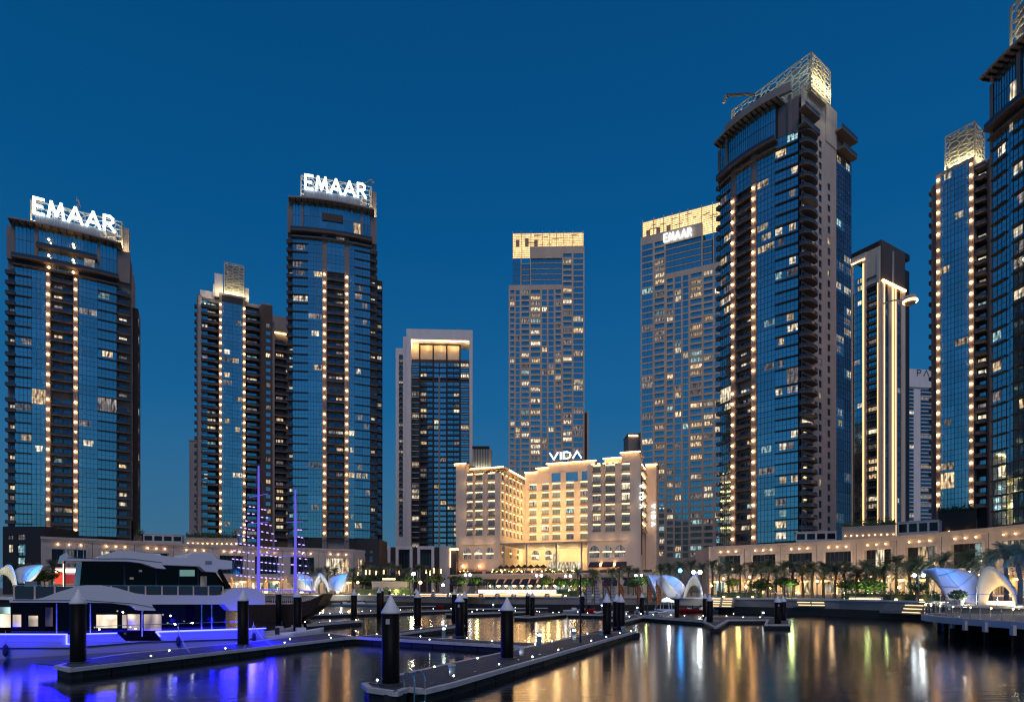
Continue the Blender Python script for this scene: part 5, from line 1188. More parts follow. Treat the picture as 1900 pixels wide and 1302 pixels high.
mb = MB(); mb.box(.3,W-.3,-.25,-.02,3.05,3.85,M['warm']); T.part('light_face', mb); mb = MB(); mb.box(0,W,-.3,.6,3.85,3.95,M['white']); T.part('coping', mb)
T, W = lowwall('lit_steps', 'long quay steps with a glowing strip under each tread, before the hotel', 'steps', 780, 1050, 119, 114, ZG, ZG+.05, 'white', 2)
for i in range(9):
    for k in range(2): T.add('step', box_t(W/9-.5,1.0,.25,'stone'), i*W/9, .2-k*.8, ZG+.05-k*.0+.25*(1-k)); T.add('step_light', box_t(W/9-1.0,.05,.09,'warm'), i*W/9+.2, -.85-k*.1, ZG+.02+.16*(1-k)*2)
for i in range(6): T.add('bench_seat', box_t(2.2,.5,.4,'trim'), 2+i*4.4, 1.4, ZG+.3)
T.done()
T, W = lowwall('lit_steps', 'short flight of lit steps between piles and arcade hedge', 'steps', 1322, 1366, 103.2, 100.6, 0, 1.0, 'quay', 2)
for k in range(4): T.add('step', box_t(W,.9,.4,'quay'), 0, .3-k*.5, 2.2-k*.4); T.add('step_light', box_t(W*.38,.05,.05,'warms'), .1+(.1*k), -.62-k*.5, 2.42-k*.4); T.add('step_light', box_t(W*.38,.05,.05,'warms'), W*.52+(.1*k), -.62-k*.5, 2.42-k*.4)
T, W = lowwall('lit_steps', 'lit terrace steps on the quay halfway along the palm row', 'steps', 1480, 1536, 94, 91, 0, 1.0, 'quay', 2)
for k in range(3): T.add('step', box_t(W,.9,.4,'quay'), 0, .4-k*.5, 2.2-k*.4); T.add('step_light', box_t(W*.42,.05,.05,'warms'), .3*k, -.52-k*.5, 2.42-k*.4); T.add('step_light', box_t(W*.4,.05,.05,'warms'), W*.5+.2*k, -.52-k*.5, 2.42-k*.4)
T, W = lowwall('lit_steps', 'lit stairs going down to the water beside the round deck', 'steps', 1655, 1728, 82.5, 77, 0, .8, 'quay', 2)
for k in range(4): T.add('step', box_t(W,.9,.4,'quay'), 0, .2-k*.5, 2.2-k*.45); T.add('step_light', box_t(W*.45,.05,.05,'warms'), .2*k+W*.5, -.72-k*.5, 2.42-k*.45)
T, W = lowwall('lit_bench', 'long low bench with a glowing underside on the promenade edge', 'bench', 1576, 1634, 88, 83.5, ZG, ZG+.4, 'trim')
T.add('bench_light', box_t(W,.06,.06,'warm'), 0, -.03, ZG+.08)
x, y = P2(102,106); T = Thing('billboard', 'red and orange lit billboard behind the yacht canopy', 'billboard', x, y, 0); w = X(142,106)-x
mb = MB(); mb.box(0,w,.1,.4,ZG,Z(1052,106),M['sand']); T.part('frame', mb); mb = MB(); M['redp'] = emi('red_print', (1,.06,.04), 1.3); mb.box(0,w*.34,0,.1,Z(1082,106),Z(1062,106),M['redp']); T.part('print_panel', mb)
mb = MB(); M['redd'] = emi('dark_red_print', (.45,.04,.04), .5); mb.box(w*.36,w,0,.1,Z(1082,106),Z(1065,106),M['redd']); mb.box(0,w,.0,.1,Z(1061.5,106),Z(1055,106),M['warms']); T.part('print_panel', mb)
x, y = P2(119,100); T = Thing('lit_post', 'tall warm-lit post in front of the red billboard', 'post', x, y, 0); mb = MB(); mb.box(-.12,.12,-.1,.1,ZG,Z(1040,100),M['warms']); T.part('light_tube', mb); mb = MB(); mb.box(-.2,.2,-.2,.2,Z(1040,100),Z(1040,100)+.2,M['mull']); T.part('cap', mb)
# ------------------------------------------------------------------ docks
ZD = .5
def DP(px, py): return onplane(px, py, ZD)
def dock(label, near, width=None, far=None, poly=None, lights=(), panels=None, group=None):
    """near: two photograph points of the edge facing the camera; width in metres to the far side"""
    if poly is None:
        a, b = DP(*near[0]), DP(*near[1])
        dx, dy = b[0]-a[0], b[1]-a[1]; L = math.hypot(dx,dy); nx, ny = -dy/L, dx/L
        if nx*a[0]+ny*a[1] < 0: nx, ny = -nx, -ny
        poly = [a, b, (b[0]+nx*width, b[1]+ny*width), (a[0]+nx*width, a[1]+ny*width)]; panels = ((a[0]+nx*.18,a[1]+ny*.18),(b[0]+nx*.18,b[1]+ny*.18),width-.36)
    ox, oy = poly[0]; ang = math.atan2(poly[1][1]-oy, poly[1][0]-ox)
    T = Thing('dock', label, 'dock', ox, oy, 0, zb=0, group=group)
    P = [(x-ox,y-oy) for x,y in poly]; n = len(P)
    A = sum(P[i][0]*P[(i+1)%n][1]-P[(i+1)%n][0]*P[i][1] for i in range(n))
    if A < 0: P = P[::-1]
    mb = MB(); mb.prism(P, ZD-.12, ZD-.02, M['deck']); T.part('deck', mb)
    # floats: separate pontoon blocks with gaps along every side
    for i in range(n):
        (x0,y0),(x1,y1) = P[i], P[(i+1)%n]; L = math.hypot(x1-x0,y1-y0); a = math.atan2(y1-y0,x1-x0); k = max(1,round(L/1.9)); w = L/k
        if L < .3: continue
        for j in range(k): T.add('float_block', box_t(w-.07,-.5,ZD-.13+.25,'fascia'), j*w+.035, .03, -.25, (x0,y0,a))
    trim = MB()
    for i in range(n):
        (x0,y0),(x1,y1) = P[i], P[(i+1)%n]; L = math.hypot(x1-x0,y1-y0); TT = frm(x0,y0,math.atan2(y1-y0,x1-x0)); trim.box(-.04,L-.04,-.08,.16,ZD-.16,ZD+.02,M['trim'],TT)
    T.part('edge_trim', trim)
    L0 = math.hypot(P[1][0]-P[0][0],P[1][1]-P[0][1])
    if panels:                               # deck panels laid across the walkway, each a piece of its own
        (ax, ay), (bx, by), wd = panels; ax -= ox; ay -= oy; bx -= ox; by -= oy; LL = math.hypot(bx-ax,by-ay); k = max(1,round(LL/1.25)); w = LL/k; aa = math.atan2(by-ay,bx-ax)
        for j in range(k): T.add('deck_panel', box_t(w-.045,-wd,.035,'deck'), j*w+.02, 0, ZD-.02+R.uniform(0,.006), (ax,ay,aa))
    for lx, ly in lights:
        x, y = onplane(lx, ly, ZD+.04); T.add('deck_light', lamp_t(.036 if math.hypot(x,y) < 60 else .045,'dklight'), x-ox, y-oy, ZD+.09)
        T.add('light_base', box_t(.22,.22,.06,'mull'), x-ox-.11, y-oy+.11, ZD)
    return T
lg = lambda a, b, n: [(a[0]+(b[0]-a[0])*i/(n-1), a[1]+(b[1]-a[1])*i/(n-1)) for i in range(n)]
pA = [DP(1179,1170.5),DP(1092,1176),DP(955,1205),DP(840,1229),DP(743,1250),DP(733,1262),DP(674,1267),DP(684,1276),DP(736,1283),DP(757,1275),DP(789,1279),DP(840,1267)]
def inset(a, b, o): L = math.hypot(b[0]-a[0],b[1]-a[1]); nx, ny = -(b[1]-a[1])/L*o, (b[0]-a[0])/L*o; return (a[0]+nx,a[1]+ny), (b[0]+nx,b[1]+ny)
T = dock('long main pier with black float blocks, running to the foreground pile', None, poly=pA, panels=(*inset(DP(800,1277.6),DP(1176,1171),.2),2.85), lights=[(700,1263),(806,1238),(842,1255),(926,1233),(886,1222),(988,1219),(1036,1206),(1024,1190),(1097,1189),(1125,1182),(1150,1175),(1171,1171),(1090,1176)])
T = Thing('boarding_ladder', 'steel boarding ladder with curved handrails on the near end of the main pier', 'ladder', *DP(778,1278), 0, zb=ZD)
mb = MB(); x0_, y0_ = DP(764,1280); x1_, y1_ = DP(784,1277.5); ca = Vector((x1_-x0_,y1_-y0_,0)).normalized(); nn = Vector((ca.y,-ca.x,0)); o_ = Vector((T.x,T.y,0))
for k in (0,1):
    p = Vector(((x0_,y0_,0),(x1_,y1_,0))[k])-o_; q = -nn*.55
    pts = [p+nn*.18+Vector((0,0,-.35)), p+nn*.18+Vector((0,0,ZD+.35)), p+nn*.05+Vector((0,0,ZD+.55)), p+q*.5+Vector((0,0,ZD+.62)), p+q+Vector((0,0,ZD+.5)), p+q+Vector((0,0,ZD))]
    mb.tube([tuple(v) for v in smooth([tuple(v) for v in pts],4)], .028, M['steel'], 6)
T.part('handrail', mb)
for z_ in (-.25,.05,.35):
    mb = MB(); a_ = Vector((x0_,y0_,z_))-o_+nn*.18; b_ = Vector((x1_,y1_,z_))-o_+nn*.18; mb.tube([tuple(a_),tuple(b_)], .022, M['steel'], 5); T.part('rung', mb)
dock('wide cross walkway lit blue along its edge, joining the main pier and the yacht dock', ((655,1181),(978,1199)), 2.3, lights=[(660,1171),(699,1177),(797,1187),(780,1181),(866,1184),(913,1190),(994,1190),(993,1196)])
pC = [DP(104,1234),DP(130,1240),DP(640,1182.5),DP(660,1181),DP(607,1173),DP(436,1193.5),DP(240,1211),DP(165,1222)]
dock('long blue-lit walkway alongside the yacht', None, poly=pC, panels=(*inset(DP(140,1238),DP(636,1183),.2),3.2), lights=[(280,1217.5),(314,1207.5),(418,1203.5),(528,1192.5),(538,1186.5),(611,1178),(614,1183.5)])
dock('short finger dock with a ladder behind the greenish pile', ((562,1160),(672,1151)), 1.4, lights=[(566,1154),(612,1152),(661,1150)])
dock('diagonal finger dock running towards the middle piles', ((743,1174.5),(862,1159)), 1.5, lights=[(781,1166),(828,1161)])
dock('straight walkway behind the first row of piles', ((560,1140.5),(845,1131)), 2.0, lights=[(569,1140),(612,1138),(672,1134),(688,1133),(743,1131),(804,1129),(837,1129)])
dock('cross walkway between the two middle rows of piles', ((840,1138.5),(985,1134)), 2.0, lights=[(885,1131),(897,1132),(926,1132),(956,1133),(876,1135)])
dock('walkway with many small lights below the pale sails', ((980,1144),(1052,1138)), 2.2, lights=[(1001,1135),(1026,1136),(1037,1136),(996,1134)])
dock('outer walkway passing under the sailboats', ((1052,1138.5),(1205,1142)), 2.4, lights=[(1072,1135),(1090,1137),(1152,1133),(1162,1139),(1189,1138)])
dock('slanting walkway end near the twin piles at the main pier', ((1160,1151),(1205,1141)), 2.0, lights=[(1168,1144),(1189,1139)])
dock('long outer walkway with evenly spaced lights towards the lone twin piles', ((1180,1143),(1306,1152)), 2.2, lights=[(1189,1138.5),(1212,1140),(1245,1141),(1270,1142),(1305,1142),(1322,1143)])
pG = [DP(1306,1153),DP(1328,1163),DP(1352,1149),DP(1424,1149),DP(1420,1158),DP(1467,1158),DP(1464,1148),DP(1430,1144),DP(1348,1143.5),DP(1310,1144)]
dock('outermost dock with a stepped end platform holding twin piles', None, poly=pG, lights=[(1348,1143),(1361,1138.5),(1379,1145),(1410,1145)])
dock('far walkway closest to the quay wall', ((860,1129),(1050,1126.5)), 1.6, lights=[(868,1122),(898,1124),(922,1120),(960,1123),(972,1124),(998,1124),(1012,1126),(1020,1121),(1024,1121),(1037,1125),(1052,1126),(956,1127)])
dock('far short dock beneath the white speedboat', ((585,1118),(690,1118)), 1.6, lights=[(592,1117),(619,1115),(690,1117)])
dock('far short dock left of the middle piles', ((740,1124),(850,1123)), 1.5, lights=[(756,1119),(760,1120),(793,1120),(820,1119),(838,1121),(833,1120)])
# ------------------------------------------------------------------ piles
pile_t = {}
piles = [(725,1270,1102,'largest black pile, nearest of all, with a white cone cap'),(941,1222,1106,'big black pile standing midway on the main pier'),(145,1230,1092,'thick black pile before the yacht, at the start of its walkway'),
 (451,1197,1093,'black pile lit blue on one side, at the yacht stern'),(552,1172,1091,'greenish-lit pile beside the finger dock ladder'),(517,1146,1091,'slender pile behind the yacht stern band'),(657,1150,1092,'pile before the hotel-side tents, left of the largest pile'),
 (703,1137,1090,'pile close behind and left of the largest pile'),(709,1125,1089,'thin distant pile, half hidden beside another'),(775,1162,1094,'pile under the bright flood lamp'),(772,1136,1091,'distant pile peeping behind the one under the flood lamp'),(853,1181,1098,'near pile with a blue band, left of the big midway pile'),(843,1144,1092,'far pile hidden partly behind the one with the blue band'),(862,1156,1096,'pile just right of the one with the blue band'),
 (723,1118,1090,'tiny distant pile just left of the flood lamp'),(804,1117,1092,'tiny distant pile right of the flood lamp'),(883,1125,1095,'thin distant pile left of the big midway pile'),(934,1116,1096,'thin far pile peeping left of the big midway pile'),(979,1136,1096,'round-capped pile, first of a pair behind the midway pile'),(988,1142,1097,'second of the pair behind the midway pile'),
 (1010,1117,1097,'thin distant pile before the glowing wall end'),(1055,1121,1097,'small distant pile left of the thin blue mast'),(1081,1133,1097,'pile right beside the thin blue mast'),(1126,1178,1100,'near pile in front of the pale sails, on the main pier'),(1144,1164,1101,'pile squeezed between two near ones by the pale sails'),(1152,1170,1101,'last pile of the main pier, before the first orange sail'),
 (1178,1116,1099,'small distant pile between the orange sails'),(1191,1136,1099,'pile standing before the middle orange sail'),(1256,1141,1100,'pile in front of the small swept tent'),(1273,1122,1101,'thin far pile under the small arched tent'),(1308,1140,1100,'shorter-looking pile of the pair near the lit quay steps'),(1317,1153,1102,'nearer, thicker pile of the pair near the lit quay steps'),(1443,1156,1104,'nearer pile of the lone twin at the outermost dock'),(1453,1150,1104,'farther pile of the lone twin at the outermost dock')]
for px, yb, yt, lb in piles:
    x, y = onplane(px, yb, ZD); zt = Z(yt, y); T = Thing('mooring_pile', lb, 'mooring pile', x, y, 0, zb=0, group='black mooring piles with white cone caps'); r = .345 if y < 75 else .33
    mb = MB(); mb.lathe([(r,-1.5),(r,zt-.72)], 24, M['pile']); o = T.part('sleeve', mb, False)
    for p_ in o.data.polygons: p_.use_smooth = len(p_.vertices) == 4
    mb = MB(); mb.lathe([(r+.03,zt-.76),(r+.035,zt-.70),(r*.53,zt-.36),(.015,zt)], 24, M['cap']); o = T.part('cone_cap', mb, False)
    for p_ in o.data.polygons: p_.use_smooth = len(p_.vertices) == 4
    if px in (725,853,1443):
        mb = MB(); mb.box(-.12,.03,-r-.012,-r+.05,zt-1.15,zt-.95,M['trim']); T.part('number_plate', mb)
    if y < 60:
        mb = MB(); mb.lathe([(r+.03,ZD-.02),(r+.12,ZD-.02),(r+.12,ZD+.1),(r+.03,ZD+.1)], 20, M['mull']); T.part('pile_collar', mb)
x, y = DP(1077,1192); T = Thing('thin_mast', 'thin dark blue pole standing on the main pier', 'pole', x, y, 0, zb=ZD); mb = MB(); mb.tube([(0,0,ZD),(0,0,Z(1066,y))], .06, M['navy'], 8); T.part('pole', mb); mb = MB(); mb.lathe([(.1,ZD),(.1,ZD+.06)], 10, M['mull']); T.part('foot', mb)
# pedestals and cleats on the docks
for i, (px, py, lb) in enumerate(((838,1252,'small steel service box by the largest pile'),(967,1216,'service pedestal beside the big midway pile'),(1064,1187,'steel service pedestal near the thin blue pole'),(1115,1180,'small pedestal left of the near pile by the pale sails'),(1156,1172,'small pedestal at the far end of the main pier'),(1000,1197,'lifebuoy-like red marker post left of the midway pile'),(823,1183,'blue-lit dock pedestal on the cross walkway'),(1415,1147,'white box on the outermost dock'),(915,1128,'orange-lit pedestal on the far walkway'),(1182,1135,'white pedestal beside the pile before the orange sails'),(1116,1130,'bright blue service pedestal before the pale sails'))):
    x, y = DP(px,py); T = Thing('service_pedestal', lb, 'dock pedestal', x, y, .3, zb=ZD, group='service pedestals on the docks')
    h = .42 if i in (0,1,3,4) else .85; mb = MB(); mb.prism([(-.13,-.1),(.13,-.1),(.13,.1),(-.13,.1)], ZD, ZD+h, M['steel']); T.part('housing', mb); mb = MB(); mb.prism([(-.16,-.13),(.16,-.13),(.16,.13),(-.16,.13)], ZD+h, ZD+h+.05, M['trim']); T.part('lid', mb)
    if h > .5: mb = MB(); mb.box(-.1,.1,-.115,-.101,ZD+h-.2,ZD+h-.08,M['dklight']); T.part('light_strip', mb)
for i in range(10):
    t_ = i/9; px, py = 812+(1170-812)*t_, 1271+(1172-1271)*t_; x, y = DP(px,py); x -= .25; T = Thing('mooring_cleat', f'small horn cleat on the main pier edge, {ords[i]} from the boarding ladder', 'cleat', x, y, 1.13, zb=ZD, group='cleats along the main pier edge'); mb = MB(); mb.box(-.12,.12,-.02,.02,ZD+.07,ZD+.11,M['steel']); mb.box(-.05,.05,-.03,.03,ZD,ZD+.08,M['steel']); T.part('horn', mb)
# ------------------------------------------------------------------ yacht
VY = 2240.; DY = lambda p: 80226/(VY-p)
p0 = P2(-60,DY(-60)); p1 = P2(490,DY(490)); angY = math.atan2(p1[1]-p0[1],p1[0]-p0[0])
T = Thing('motor_yacht', 'large white motor yacht with blue LED strips and dark glass cabins', 'yacht', p0[0], p0[1], angY, zb=0)
def yo(pts): return [(T.u(p), Z(q, T.Y(T.u(p)))) for p,q in pts]
M['hullw'] = mat('yacht_hull_paint', (.42,.42,.5), .3)
mb = MB(); mb.xprism(yo([(-60,1190),(125,1192),(235,1191),(290,1191),(490,1180)])+[(T.u(494),.1),(T.u(494),-.4),(0,-.4)], .0, 6.2, M['hullw']); T.part('hull', mb)
mb = MB(); mb.xprism(yo([(-60,1177),(125,1177),(218,1175),(236,1190.6),(125,1191.6),(-60,1189.6)]), .02, .3, M['hullw']); mb.xprism(yo([(288,1172),(445,1167.5),(490,1168),(494,1180),(303,1190)]), .02, .3, M['hullw']); T.part('bulwark', mb)
mb = MB(); mb.xprism(yo([(-60,1202.5),(130,1202),(260,1189.5+2),(470,1185),(470,1183.6),(260,1190),(130,1200.5),(-60,1201)]), -.06, -.005, M['navy']); T.part('rub_rail', mb)
mb = MB(); mb.xprism(yo([(-60,1176.8),(125,1176.8),(125,1174.9),(-60,1174.6)]), -.12, -.02, M['bluew']); mb.xprism(yo([(122,1177),(125,1177),(125,1193),(122,1193)]), -.12, -.02, M['bluew']); mb.xprism(yo([(122,1195),(133,1195),(133,1193),(122,1193)]), -.12, -.02, M['bluew'])
mb.xprism(yo([(160,1176),(217,1174.5),(217,1172.8),(160,1174.2)]), -.12, -.02, M['bluew']); T.part('led_strip', mb)
mb = MB(); mb.xprism(yo([(289,1172.4),(440,1167.6),(440,1165.4),(289,1170)]), -.12, -.02, M['bluew']); mb.xprism(yo([(289,1172),(292,1172),(298,1180),(295,1180)]), -.12, -.02, M['bluew']); mb.xprism(yo([(460,1167),(493,1165.5),(493,1164),(460,1165.3)]), -.12, -.02, M['bluew']); T.part('led_strip', mb)
# main cabin
mb = MB(); mb.xprism(yo([(20,1117),(428,1117),(428,1190),(20,1190)]), 1.3, 5.2, M['ygl']); T.part('main_cabin', mb)
M['cabl'] = lit('cabin_light', (1,.72,.40), (1,.85,.6), .3, 1.5)
for a,b,c,d in ((183,222,1141,1166),(232,240,1141,1166),(242,265,1140,1170),(273,306,1140,1171),(0,20,1140,1165),(24,40,1141,1164),(54,72,1143,1163),(86,100,1127,1163)):
    mb = MB(); mb.xprism(yo([(a,d),(b,d),(b,c),(a,c)]), 1.2, 1.29, M['cabl' if a != 86 else 'ld']); T.part('cabin_window_or_glint', mb)
for a in (106,170,268,380,399): mb = MB(); mb.xprism(yo([(a,1120),(a+2.2,1120),(a+2.2,1182),(a,1182)]), 1.1, 1.2, M['ywh'] if a < 300 else M['steel']); T.part('cabin_post', mb)
# main-deck overhang band
band_ = [(18,1117),(22,1108),(24,1112),(60,1112),(80,1108),(110,1097),(140,1088),(160,1085),(185,1085),(215,1090),(250,1100),(275,1103),(400,1104),(412,1102),(425,1093),(440,1089.5),(462,1089.5),(478,1094),(490,1102),(490,1121),(452,1121),(445,1132),(425,1132),(414,1120.5),(280,1120.5),(288,1132),(256,1131.5),(245,1123),(205,1118),(160,1117),(60,1117)]
mb = MB(); mb.xprism(yo(band_), -.25, 6.3, M['ywh']); T.part('deck_overhang', mb)
# upper cabin glass and roof
mb = MB(); mb.xprism(yo([(155,1037),(392,1042),(428,1090),(405,1103.5),(205,1099),(150,1090)]), 1.0, 5.4, M['ygl']); T.part('upper_cabin', mb)
roof_ = [(118,1040),(123,1024),(128,1032),(150,1036),(172,1036),(190,1029),(215,1022),(240,1021),(265,1025),(300,1030),(330,1034),(345,1034),(358,1024),(392,1025),(403,1037),(430,1040),(430,1055),(405,1055),(402,1061),(380,1059.5),(370,1050),(300,1047.5),(308,1055),(290,1053.5),(262,1044),(238,1041),(150,1040)]
mb = MB(); mb.xprism(yo(roof_), -.1, 6.0, M['ywh']); T.part('flybridge_roof', mb)
mb = MB(); mb.xprism(yo([(256,1031),(266,1023),(304,1025),(312,1033)]), 1.5, 4.5, M['ywh']); T.part('roof_hatch', mb)
for a in (119,):
    mb = MB(); mb.xprism(yo([(a,1040),(a+3,1040),(a+3,1088),(a,1090)]), .2, .35, M['wood']); T.part('roof_post', mb)
mb = MB(); mb.xprism(yo([(405,1055),(412,1055),(432,1090),(424,1092)]), .4, .6, M['ygl']); T.part('roof_post', mb)
M['scr'] = emi('cabin_screen', (.35,.65,.55), .35); mb = MB(); mb.xprism(yo([(339,1056),(367,1056),(367,1068),(339,1068)]), .93, .99, M['scr']); T.part('cabin_window_or_glint', mb)
mb = MB(); mb.xprism(yo([(308,1049.5),(362,1052),(362,1054.5),(308,1052)]), 1.2, 1.6, M['warms']); T.part('ceiling_light', mb)
for a, b in ((232,236),(292,295),(335,337),(371,374)):
    mb = MB(); mb.xprism(yo([(a,1045),(b,1045),(b+2,1101),(a+2,1101)]), .93, .99, M['mull']); T.part('glass_divider', mb)
for a,b,c,d in ((378,390,1068,1090),(245,252,1070,1074),(322,331,1093,1101),(358,378,1097,1102),(262,268,1056,1060)):  # warm reflections painted onto the upper cabin glass as small glowing panels
    mb = MB(); mb.xprism(yo([(a,d),(b,d),(b,c),(a,c)]), .95, .992, M['ld']); T.part('cabin_window_or_glint', mb)
for z0_, pts_ in ((0,[(24,1112.5),(60,1113),(160,1113),(245,1119),(288,1127)]),(1,[(125,1034),(190,1036),(240,1036),(300,1043)])):
    mb = MB(); q_ = yo(pts_); mb.tube([(u_,-.27 if z0_ == 0 else -.12,z_) for u_,z_ in q_], .015, M['mull'], 4); T.part('seam_line', mb)
mb = MB(); mb.xprism(yo([(380,1040),(392,1040),(392,1046),(380,1046)]), -.13, -.09, M['panel']); T.part('vent_grille', mb)
for a in (128,136,150,162): mb = MB(); u_ = T.u(a); mb.tube([(u_,2.5,6.2),(u_,2.5,7.3)], .025, M['steel'], 5); T.part('antenna', mb)
for a in (10,140,330,470):
    mb = MB(); u_ = T.u(a); mb.lathe([(.03,.15),(.13,.3),(.13,.75),(.03,.9)], 10, M['navy'], (u_,-.17,0)); mb.tube([(u_,-.17,.9),(u_,-.05,1.7)], .012, M['trim'], 4); T.part('fender', mb, True)
for a, p_ in ((470,DP(505,1196)),(330,DP(352,1210)),(470,DP(452,1202))):
    u_ = T.u(a); c_, s_ = math.cos(-T.a), math.sin(-T.a); wx, wy = p_[0]-T.x, p_[1]-T.y; q_ = (wx*c_-wy*s_, wx*s_+wy*c_, .52); p0_ = (u_,-.02,1.5)
    mb = MB(); mb.tube([tuple(p0_[k]+(q_[k]-p0_[k])*t_/6-(.25*math.sin(math.pi*t_/6) if k == 2 else 0) for k in range(3)) for t_ in range(7)], .022, M['trim'], 5); T.part('mooring_rope', mb)
# rails
mb = MB(); r0 = yo([(30,1083),(200,1085)]); zz = Z(1085, DY(200)); 
u0, u1 = T.u(24), T.u(412); mb.box(u0,u1,-.1,-.05,4.42,4.47,M['steel']); T.part('rail', mb)
for i in range(13):
    u = u0+(u1-u0)*i/12; mb = MB(); mb.box(u,u+.09,-.1,-.04,3.5,4.42,M['cream']); T.part('rail_post', mb)
mb = MB(); mb.box(u0+.1,u1-.1,-.085,-.065,3.6,4.38,M['rail']); T.part('rail_glass', mb)
mb = MB(); mb.box(T.u(180),T.u(445),.12,.16,1.75,1.79,M['steel']); T.part('deck_rail', mb)
mb = MB(); mb.prism([(T.u(494),.5),(T.u(494)+2.6,1.0),(T.u(494)+2.6,5.2),(T.u(494),5.8)], .15, .45, M['ywh']); T.part('swim_platform', mb)
mb = MB(); mb.box(T.u(47),T.u(69),.6,2.2,3.9,Z(1078,38),M['panel']); T.part('deck_cabinet', mb)
# added lamps for the blue light the strips throw on hull, dock and water
def area(T, name, u, v, z, sx, sy, power, col, rot):
    l = bpy.data.lights.new(name,'AREA'); l.shape = 'RECTANGLE'; l.size = sx; l.size_y = sy; l.energy = power; l.color = col
    return link(name, l, T.root, (u,v,z-T.zb), rot=rot)
area(T, 'strip_light_spill', T.u(60), -.35, 1.3, 9, .15, 45, (.004,.002,1), (math.radians(62),0,0)); area(T, 'strip_light_spill', T.u(370), -.35, 1.25, 9, .15, 65, (.004,.002,1), (math.radians(62),0,0))
area(T, 'strip_light_spill', T.u(190), -.35, 1.25, 3, .15, 30, (.004,.002,1), (math.radians(62),0,0))
area(T, 'strip_light_spill', T.u(440), -1.4, 1.4, 3, .2, 700, (.004,.002,1), (math.radians(95),0,math.radians(180))); area(T, 'strip_light_spill', T.u(140), -1.2, 1.5, 4, .2, 500, (.004,.002,1), (math.radians(95),0,math.radians(180)))
area(T, 'strip_light_spill', T.u(365), .6, 3.0, 8, .3, 130, (.004,.002,1), (0,0,0)); glow(T, T.u(448), -1.0, 1.6, 120, (.004,.002,1), .3)
for a_ in (30,150,250,330,400): glow(T, T.u(a_), .9, 1.9, 22, (.004,.002,1), .2)
for a_ in (0,60,330,400,470): glow(T, T.u(a_), -.9, .9, 26, (.004,.002,1), .15)
for a, b in ((276,1114),(330,1143),(350,1149),(315,1142)): pass
for a,yy in ((316,1142),(325,1158),(357,1155),(184,1167),(252,1166),(228,1135)): mb = MB(); mb.ball((T.u(a),-.0,Z(yy,DY(a))), .05, M['floodc'], 5); T.part('deck_spotlight', mb)
def spotl(T, p, q, power, deg, col=(.004,.002,1)):  # unseen spots added at the stern to edge piles and docks in blue
    l = bpy.data.lights.new('stern_blue_fill','SPOT'); l.energy = power; l.spot_size = math.radians(deg); l.spot_blend = .6; l.shadow_soft_size = .15; l.color = col
    c_, s_ = math.cos(-T.a), math.sin(-T.a); f_ = lambda w: Vector(((w[0]-T.x)*c_-(w[1]-T.y)*s_, (w[0]-T.x)*s_+(w[1]-T.y)*c_, w[2]))
    a, b = f_(p), f_(q); return link('stern_blue_fill', l, T.root, a, rot=(b-a).to_track_quat('-Z','Y').to_euler())
spotl(T, (-17.6,44.5,2.2), (-.3,31.7,2.2), 5200, 26); spotl(T, (-18.6,43.5,2.0), (-4.75,23.2,2.0), 4200, 24); spotl(T, (-17.0,45.5,2.2), (-4,45.5,1.4), 2600, 34); spotl(T, (-18,44.3,2.6), (-17.5,38.6,.6), 900, 70)
# second boat behind at the picture edge
x, y = P2(-40,52); T = Thing('moored_boat', 'dark moored boat with small cold lights at the picture edge, behind the yacht bow', 'boat', x, y, .1, zb=0)
mb = MB(); mb.xprism([(0,-.3),(9,-.3),(10,1.6),(0,1.4)], 0, 3, M['pile']); T.part('hull', mb); mb = MB(); mb.xprism([(0,1.5),(8.2,1.6),(7,3.1),(0,3.3)], .4, 2.6, M['dark']); T.part('cabin', mb)
mb = MB(); mb.xprism([(0,3.3),(7.6,3.1),(7.6,3.25),(0,3.5)], .2, 2.8, M['ywh']); T.part('roof', mb)
for i in range(3): mb = MB(); mb.box(1.5+i*1.4,2.3+i*1.4,.36,.4,2.0,2.6,M['lc']); T.part('window', mb)
# tender and jet ski at the stern
def smallboat(label, px, py, L, ang, mt, cat='boat', extra=None, name='small_boat', z=0):
    x, y = onplane(px, py, 0.02); T = Thing(name, label, cat, x, y, ang, zb=0); n = 8
    mb = MB(); sec = []
    for i in range(n+1):
        t_ = i/n; w = L*.17*(1-max(0,t_-.55)**1.6*2.6); w = max(w,.02); h = .55+.35*t_*t_; xx = (t_-.5)*L
        sec.append([(xx,-w,h),(xx,-w*.75,-.1),(xx,0,-.22),(xx,w*.75,-.1),(xx,w,h)])
    vs = [p for s_ in sec for p in s_]; fs = [(i*5+j,i*5+j+1,(i+1)*5+j+1,(i+1)*5+j) for i in range(n) for j in range(4)]+[(0,4,3,2,1),(n*5,n*5+1,n*5+2,n*5+3,n*5+4)]
    mb.add(vs, fs, M[mt]); T.part('hull', mb, True)
    mb = MB(); vs = [(s_[0][0],s_[0][1]*.88,s_[0][2]-.12) for s_ in sec]+[(s_[4][0],s_[4][1]*.88,s_[4][2]-.12) for s_ in sec]; mb.add(vs, [(i,i+1,n+2+i,n+1+i) for i in range(n)], M['trim']); T.part('deck', mb)
    mb = MB(); mb.prism([(-L*.12,-L*.1),(L*.08,-L*.08),(L*.08,L*.08),(-L*.12,L*.1)], .45, .95, M[mt if mt != 'red' else 'dark']); T.part('console', mb)
    mb = MB(); mb.xprism([(L*.06,.9),(L*.12,.9),(L*.07,1.35),(L*.05,1.35)], -L*.08, L*.08, M['ygl']); T.part('windscreen', mb)
    mb = MB(); mb.box(-L*.52-.25,-L*.5,-.15,.15,.2,1.0,M['dark']); T.part('outboard', mb); return T
